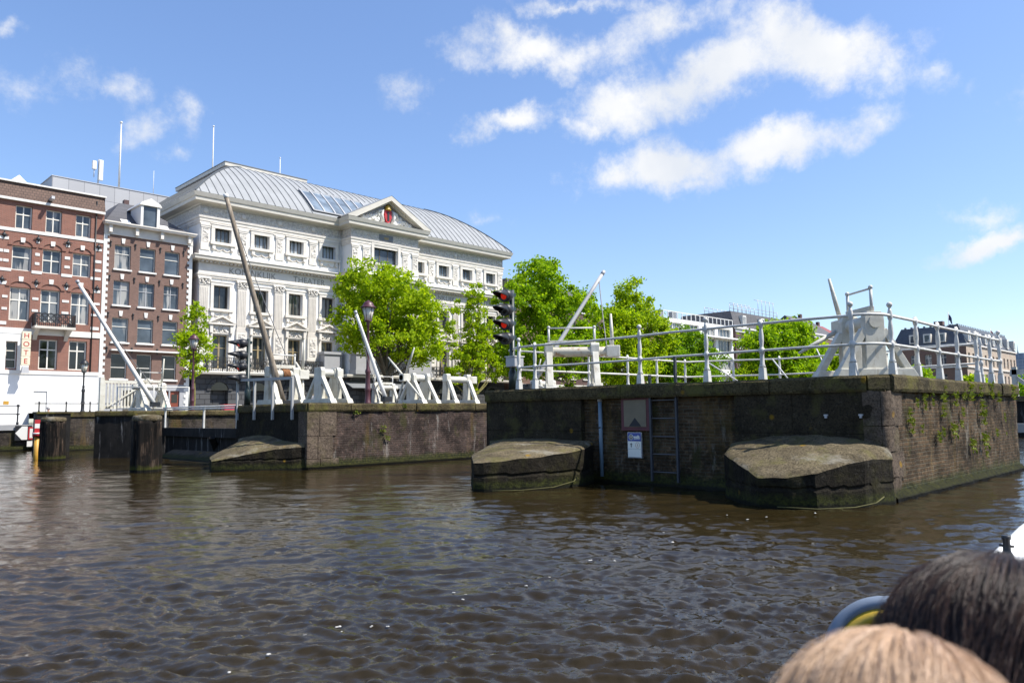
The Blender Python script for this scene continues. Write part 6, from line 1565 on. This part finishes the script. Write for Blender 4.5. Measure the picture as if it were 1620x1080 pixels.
# parked things on the quay glimpsed between the railings
def car(label, p, rz, mat):
    t = thing('parked_car', label, 'car', p, rz, 'cars parked on the theatre quay')
    mb = MB(); mb.prism([(-2.05, .28), (2.05, .28), (2.1, .72), (1.2, .88), (.55, 1.40), (-1.1, 1.44), (-1.85, .95), (-2.1, .85)], -.84, .84, 'xz'); mb.build('body', mat, t, .06)
    MB().prism([(-1.62, .98), (1.0, .93), (.52, 1.33), (-1.05, 1.37)], -.86, .86, 'xz').build('window', M['glass_dark'], t)
    for x in (-1.3, 1.3):
        for y in (-.8, .8): w = MB().lathe([(.31, -.1), (.33, -.06), (.33, .06), (.31, .1)], (x, y, .33), 16, (0, 1, 0)).build('wheel', M['blackiron'], t); MB().lathe([(.19, -.105), (.19, .105)], (x, y, .33), 12, (0, 1, 0)).build('rim', M['panel'], w)
    return t
cr = aty(361, 646, 43.45); cr = thing('crate', 'small pink crate on the quay edge left of the middle pier', 'crate', (cr.x, 43.5, QZ+.01)); mb = MB(); mb.taper(-.3, .3, -.2, .2, 0, .34, -.03, -.03); mb.build('box', plain('pink_plastic', (.55, .06, .12), .4), cr, .02); MB().box(-.36, .36, -.26, .26, .341, .38).build('rim', M['red'], cr)
car('white car under the tall dense tree behind the railing', (69.5, 50, QZ), R_(2), plain('white_car_paint', (.75, .75, .75), .25, .03))
car('white car under the tuft topped tree behind the railing', (75.5, 50, QZ), R_(-3), plain('white_car_paint_b', (.75, .75, .74), .25, .03))

# foam flecks on the water
for i, (px, py) in enumerate(((536, 993), (541, 1000), (588, 992), (614, 992), (483, 1005), (425, 1036), (361, 1065), (718, 938), (737, 941), (733, 949), (832, 927), (868, 914), (934, 887), (972, 888), (1050, 843), (1062, 858), (1150, 815), (1182, 822), (1212, 818), (1290, 812))):
    c = atz(px, py, .012); rnd = random.Random(i); r = rnd.uniform(.008, .016)*(1 if py > 900 else 1.3); mb = MB()
    for k in range(rnd.randint(2, 4)): mb.sphere((rnd.uniform(-1, 1)*r, rnd.uniform(-1, 1)*r, 0), r*rnd.uniform(.5, 1.0), 8, 5, (1, 1, .45))
    if i == 0: M['foam'] = plain('foam', (.42, .41, .38), .7, .1)
    o = mb.build('foam_fleck', M['foam']); o.location = (c.x, c.y, .02); tag(o, 'small white foam fleck floating on the brown canal water', 'foam', 'foam flecks on the water')

# ================================================================== OUR BOAT AND ITS PASSENGERS
boat = thing('open_boat', 'open canal boat with white foredeck and black mooring bitt at the lower right corner', 'boat', (3, 0, 0))
M['hull'] = plain('dark_blue_hull', (.02, .03, .07), .35, .1, 2); M['deck_white'] = plain('white_deck', (.80, .79, .74), .45, .04, 2); M['teak'] = plain('varnished_wood', (.20, .10, .04), .4, .2, 6)
sheer = [(-2.2, .30, -.80), (-1, .40, -1.0), (0, .42, -1.15), (1, .47, -1.25), (2.2, .72, -1.3), (3.2, .96, -1.28), (4.3, 1.06, -1.22), (5.5, 1.13, -1.05), (6.6, .95, -.78), (7.4, .55, -.40), (7.8, .12, .02)]
def sh(x):
    for a_, b_ in zip(sheer[:-1], sheer[1:]):
        if a_[0] <= x <= b_[0]: f = (x-a_[0])/(b_[0]-a_[0]); return a_[1]+(b_[1]-a_[1])*f, a_[2]+(b_[2]-a_[2])*f
mb = MB(); xs = np.linspace(-2.2, 7.8, 41); vs = []; fs = []
for x in xs:
    l, r = sh(float(x)); x -= 3; m_ = (l+r)/2; z1 = .80 if x < 1.0 else .80+.10*min(1, (x-1)/2)
    vs += [(x, l, z1), (x, m_+(l-m_)*.86, .1), (x, m_+(l-m_)*.5, -.25), (x, m_, -.35), (x, m_+(r-m_)*.5, -.25), (x, m_+(r-m_)*.86, .1), (x, r, z1)]
for i in range(40):
    for j in range(6): fs.append((i*7+j, i*7+j+1, (i+1)*7+j+1, (i+1)*7+j))
mb._add(vs, fs, True); hb = mb.build('hull', M['hull'], boat); so_ = hb.modifiers.new('thick', 'SOLIDIFY'); so_.thickness = .03
def rimline(side, z): return [(float(x)-3, sh(float(x))[side], (.80 if x < 4 else .80+.10*min(1, (float(x)-4)/2))+z) for x in xs]
MB().tube(rimline(0, .02), .035, 8).build('gunwale', M['deck_white'], boat); MB().tube(rimline(1, .02), .035, 8).build('gunwale', M['deck_white'], boat)
mb = MB(); vs = []; fs = []; dx = [x for x in xs if x >= 4.2]
for x in dx:
    l, r = sh(float(x)); z1 = .80+.10*min(1, (float(x)-4)/2)+.03
    for j in range(7): f = j/6; vs.append((float(x)-3, l+(r-l)*f, z1+.07*math.sin(math.pi*f)))
for i in range(len(dx)-1):
    for j in range(6): fs.append((i*7+j, i*7+j+1, (i+1)*7+j+1, (i+1)*7+j))
mb._add(vs, fs, True); mb.build('foredeck', M['deck_white'], boat)
x4 = float(dx[0])-3; l, r = sh(float(dx[0])); MB().box(x4-.03, x4, r+.03, l-.03, .2, .86).build('bulkhead', M['deck_white'], boat); MB().box(x4-.036, x4-.0305, r+.03, l-.25, .80, .85).build('blue_stripe', plain('blue_paint', (.04, .07, .30), .4, .1), boat)
mb = MB(); bp = atz(1593, 868, .93); bp = Vector((bp.x-3, bp.y, .90)); mb.lathe([(.028, 0), (.018, .02), (.016, .07), (.021, .08), (.021, .095)], bp, 12); mb.tube([bp+Vector((.0, -.03, .045)), bp+Vector((.0, .03, .045))], .007, 6); mb.build('mooring_bitt', M['blackiron'], boat)
MB().box(-5.0, 1.1, -1.2, .28, .16, .20).build('floor', M['teak'], boat)
for x in (-3.0, -2.15): MB().box(x-.2, x+.22, -1.1, .33, .45, .52).build('bench', M['teak'], boat)
# blue and yellow ring standing on the boat's edge
rg_c = _at(ray(1412, 1050), 2.95/FOC); rn = Vector(ray(1412, 1050)).normalized(); rt = thing('lifebuoy', 'round blue and yellow ring standing at the edge of the open boat', 'lifebuoy', rg_c)
ax = rn; a1_ = ax.cross(Vector((0, 0, 1))).normalized(); b1_ = a1_.cross(ax)
def torus(R0, r0, off, n=40, m=10):
    vs = []; fs = []
    for i in range(n):
        t = 2*math.pi*i/n; v = a1_*math.cos(t)+b1_*math.sin(t)
        for j in range(m): u = 2*math.pi*j/m; vs.append(v*(R0+r0*math.cos(u))+ax*(r0*math.sin(u)*1.5+off))
    for i in range(n):
        for j in range(m): fs.append((i*m+j, i*m+(j+1) % m, ((i+1) % n)*m+(j+1) % m, ((i+1) % n)*m+j))
    return MB()._add(vs, fs, True)
torus(.222, .030, 0).build('outer_ring', plain('blue_grey_vinyl', (.16, .195, .245), .35, .12, 8), rt); torus(.176, .034, .0).build('inner_ring', plain('yellow_vinyl', (.50, .33, .03), .45, .1, 8), rt)

def person(label, head, hr, yaw, hair_cols, hair_len, skin, shirt, trousers, s, seed, n_hair, hair_vol=1.0, ):
    """seated figure: one skinned body, clothes and hair as children; head = centre of the head"""
    H_ = Vector(head); t = thing('person', label, 'person', (H_.x, H_.y, H_.z), yaw, 'passengers in the open boat' if H_.x < 10 else None)
    # joints relative to the head centre; local +x is where the person looks
    J = dict(pelvis=(-.06, 0, -.74), waist=(-.05, 0, -.58), chest=(-.02, 0, -.40), neckb=(-.02, 0, -.22), neck=(-.005, 0, -.12), head=(0, 0, 0), crown=(-.01, 0, .075),
             jaw=(.045, 0, -.065))
    V = []; E = []; Rd = []; idx = {}
    def v(n, p, r): idx[n] = len(V); V.append(tuple(c*s for c in p)); Rd.append(r*s)
    def e(a_, b_): E.append((idx[a_], idx[b_]))
    for n, r in (('pelvis', .125), ('waist', .115), ('chest', .135), ('neckb', .062), ('neck', .05), ('head', .088), ('crown', .066), ('jaw', .05)): v(n, J[n], r)
    for a_, b_ in (('pelvis', 'waist'), ('waist', 'chest'), ('chest', 'neckb'), ('neckb', 'neck'), ('neck', 'head'), ('head', 'crown'), ('head', 'jaw')): e(a_, b_)
    for sd in (-1, 1):
        n = 'r' if sd < 0 else 'l'
        for nm, p, r in (('sho', (-.02, sd*.17, -.28), .058), ('elb', (.03, sd*.23, -.52), .042), ('wri', (.22, sd*.14, -.62), .028), ('palm', (.28, sd*.12, -.64), .030), ('hip', (.0, sd*.10, -.75), .085), ('knee', (.40, sd*.12, -.72), .062), ('ank', (.42, sd*.12, -1.12), .040), ('toe', (.56, sd*.13, -1.16), .032)): v(nm+n, p, r)
        e('chest', 'sho'+n); e('sho'+n, 'elb'+n); e('elb'+n, 'wri'+n); e('wri'+n, 'palm'+n); e('pelvis', 'hip'+n); e('hip'+n, 'knee'+n); e('knee'+n, 'ank'+n); e('ank'+n, 'toe'+n)
        for k, (dy, l) in enumerate(((-.022, .055), (-.008, .068), (.008, .064), (.022, .05))):
            v('f%d%s' % (k, n), (.31, sd*.12+dy, -.645), .009); v('g%d%s' % (k, n), (.31+l*.6, sd*.12+dy*1.2, -.655), .008); v('h%d%s' % (k, n), (.31+l, sd*.12+dy*1.25, -.675), .007)
            e('palm'+n, 'f%d%s' % (k, n)); e('f%d%s' % (k, n), 'g%d%s' % (k, n)); e('g%d%s' % (k, n), 'h%d%s' % (k, n))
        v('t0'+n, (.285, sd*.085, -.645), .010); v('t1'+n, (.315, sd*.075, -.66), .008); e('palm'+n, 't0'+n); e('t0'+n, 't1'+n)
    def skin_obj(nm, verts, edges, rad, mat, root):
        me = bpy.data.meshes.new(nm); me.from_pydata(verts, edges, []); o = bpy.data.objects.new(nm, me); COL.objects.link(o); o.parent = t
        m_ = o.modifiers.new('skin', 'SKIN'); m_.use_smooth_shade = True
        sv = me.skin_vertices[0].data
        for i, r in enumerate(rad): sv[i].radius = (r, r)
        sv[root].use_root = True
        ss = o.modifiers.new('sub', 'SUBSURF'); ss.levels = 2; ss.render_levels = 2; me.materials.append(mat); return o
    skin_obj('body', V, E, Rd, skin, idx['pelvis'])
    def sub(nm, names, grow, mat):
        ids = [idx[n] for n in names]; mp = {o: i for i, o in enumerate(ids)}; ed = [(mp[a_], mp[b_]) for a_, b_ in E if a_ in mp and b_ in mp]
        skin_obj(nm, [V[i] for i in ids], ed, [Rd[i]*grow+.006 for i in ids], mat, 0)
    sub('shirt', ['pelvis', 'waist', 'chest', 'neckb', 'shor', 'shol', 'elbr', 'elbl', 'wrir', 'wril'], 1.22, shirt)
    sub('trousers', ['pelvis', 'hipr', 'hipl', 'kneer', 'kneel', 'ankr', 'ankl'], 1.12, trousers)
    # face
    f = MB(); f.sphere((.080*s, 0, -.020*s), .015*s, 10, 8, (1.1, .8, 1.5))
    for sd in (-1, 1): f.sphere((0, sd*.088*s, -.012*s), .026*s, 8, 6, (.6, .35, 1.2))
    f.build('nose_and_ears', skin, t)
    f = MB(); [f.sphere((.063*s, sd*.030*s, .010*s), .0125*s, 10, 8) for sd in (-1, 1)]; f.build('eyes', M['white_paint'], t)
    f = MB(); [f.sphere((.0725*s, sd*.030*s, .010*s), .0042*s, 8, 6) for sd in (-1, 1)]; f.build('pupils', M['blackiron'], t)
    f = MB(); f.sphere((.074*s, 0, -.060*s), .017*s, 10, 6, (.5, 1.1, .25)); f.build('mouth', plain('lips_%d' % seed, (.42, .14, .12), .5), t)
    # hair: an underlying cap and combed strands falling from the crown
    R_h = hr
    hm = NT('hair_%d' % seed); hi = hm.n('ShaderNodeHairInfo'); c = hm.ramp(hi.outputs['Random'], [(i/(len(hair_cols)-1), cc) for i, cc in enumerate(hair_cols)])
    hm.base(c); hm.setb(Roughness=.42); hm.b.inputs['Specular IOR Level'].default_value = .4
    cap = MB(); cap.sphere((-.006, 0, .0), R_h*.97, 32, 22, (1.02, .97, 1.0)); hc = plain('hair_base_%d' % seed, hair_cols[len(hair_cols)//2][:3], .6, .35, 40)
    kf = [i for i, q_ in enumerate(cap.f) if not (sum(cap.v[k][0] for k in q_)/4 > .12*R_h and sum(cap.v[k][2] for k in q_)/4 < .80*R_h)]; cap.f = [cap.f[i] for i in kf]; cap.mi = [cap.mi[i] for i in kf]; cap.sm = [cap.sm[i] for i in kf]; cap.build('hair_cap', hc, t)
    r = np.random.default_rng(seed); K_ = 22; P = np.zeros((n_hair, K_, 3))
    th0 = np.arccos(r.uniform(.05, 1.0, n_hair)); ph = r.uniform(0, 2*np.pi, n_hair)
    lock = r.integers(0, 340, n_hair); lo_ph = r.normal(0, .10, 340)[lock]; lo_r = r.uniform(0, .035, 340)[lock]; lo_w = r.uniform(-.3, .3, 340)[lock]
    Ls = hair_len/R_h*r.uniform(.75, 1.1, n_hair); tilt = R_(34)
    for k in range(K_):
        f_ = k/(K_-1); th_ = th0+Ls*f_; phk = ph+lo_ph*f_+lo_w*f_**1.5*.5+.05*np.sin(f_*7+ph*9)
        drop = np.maximum(0, th_-np.pi*.56); the = np.minimum(th_, np.pi*.56)
        rad = R_h*(1.0+hair_vol*(.02+lo_r+.035*np.sin(np.pi*f_)*r.uniform(.4, 1.2, n_hair)))
        x = rad*np.sin(the)*np.cos(phk); y = rad*np.sin(the)*np.sin(phk); z = rad*np.cos(the)-drop*R_h
        xr = x*np.cos(tilt)+z*np.sin(tilt); zr = -x*np.sin(tilt)+z*np.cos(tilt)
        P[:, k] = np.stack([xr, y, zr], -1)
    fly = r.random(n_hair) < .09; P[fly] *= (1+np.linspace(0, 1, K_)[None, :, None]**1.2*r.uniform(.04, .26, (int(fly.sum()), 1, 1)))
    P += r.normal(0, .0012, (n_hair, 1, 3))
    # keep the face free
    keep = ~((P[:, :, 0] > .45*R_h) & (P[:, :, 2] < .42*R_h)).any(1); P = P[keep]; n_ = len(P)
    hd = bpy.data.hair_curves.new('hair'); hd.add_curves([K_]*n_)
    hd.attributes['position'].data.foreach_set('vector', P.reshape(-1).astype(np.float32))
    ra = hd.attributes.get('radius') or hd.attributes.new('radius', 'FLOAT', 'POINT'); ra.data.foreach_set('value', np.tile(np.linspace(.00034, .00012, K_), n_).astype(np.float32))
    hd.materials.append(hm.m); ho = bpy.data.objects.new('hair', hd); COL.objects.link(ho); ho.parent = t
    return t
qs = aty(77, 640, 47.3)
skin_m = plain('skin', (.52, .30, .21), .5, .08, 10)
h1 = _at(ray(1426, 1190), .52/FOC); h2 = _at(ray(1588, 1050), .80/FOC)
person('fair blond haired person sitting lowest in the boat, seen from behind', h1, .0745, R_(6), [(.34, .21, .12), (.48, .32, .20), (.64, .46, .32)], .16, skin_m, plain('blue_shirt', (.10, .16, .30), .8), plain('grey_trousers', (.10, .10, .12), .9), .80, 3, 20000, .9)
person('dark haired person sitting ahead of the fair haired one in the boat', h2, .104, R_(-8), [(.008, .0045, .003), (.022, .011, .0075), (.060, .030, .019)], .26, skin_m, plain('dark_jacket', (.03, .03, .035), .8), plain('dark_jeans', (.03, .04, .07), .9), 1.0, 5, 19000, 1.3)

person('grey haired person sitting on the far left quay behind the black railing', (qs.x, 47.3, 2.18), .10, R_(100), [(.30, .28, .26), (.45, .43, .41), (.55, .53, .50)], .07, skin_m, plain('pale_red_top', (.40, .16, .14), .85), plain('beige_trousers', (.30, .25, .18), .9), 1.0, 8, 400, 1.0)
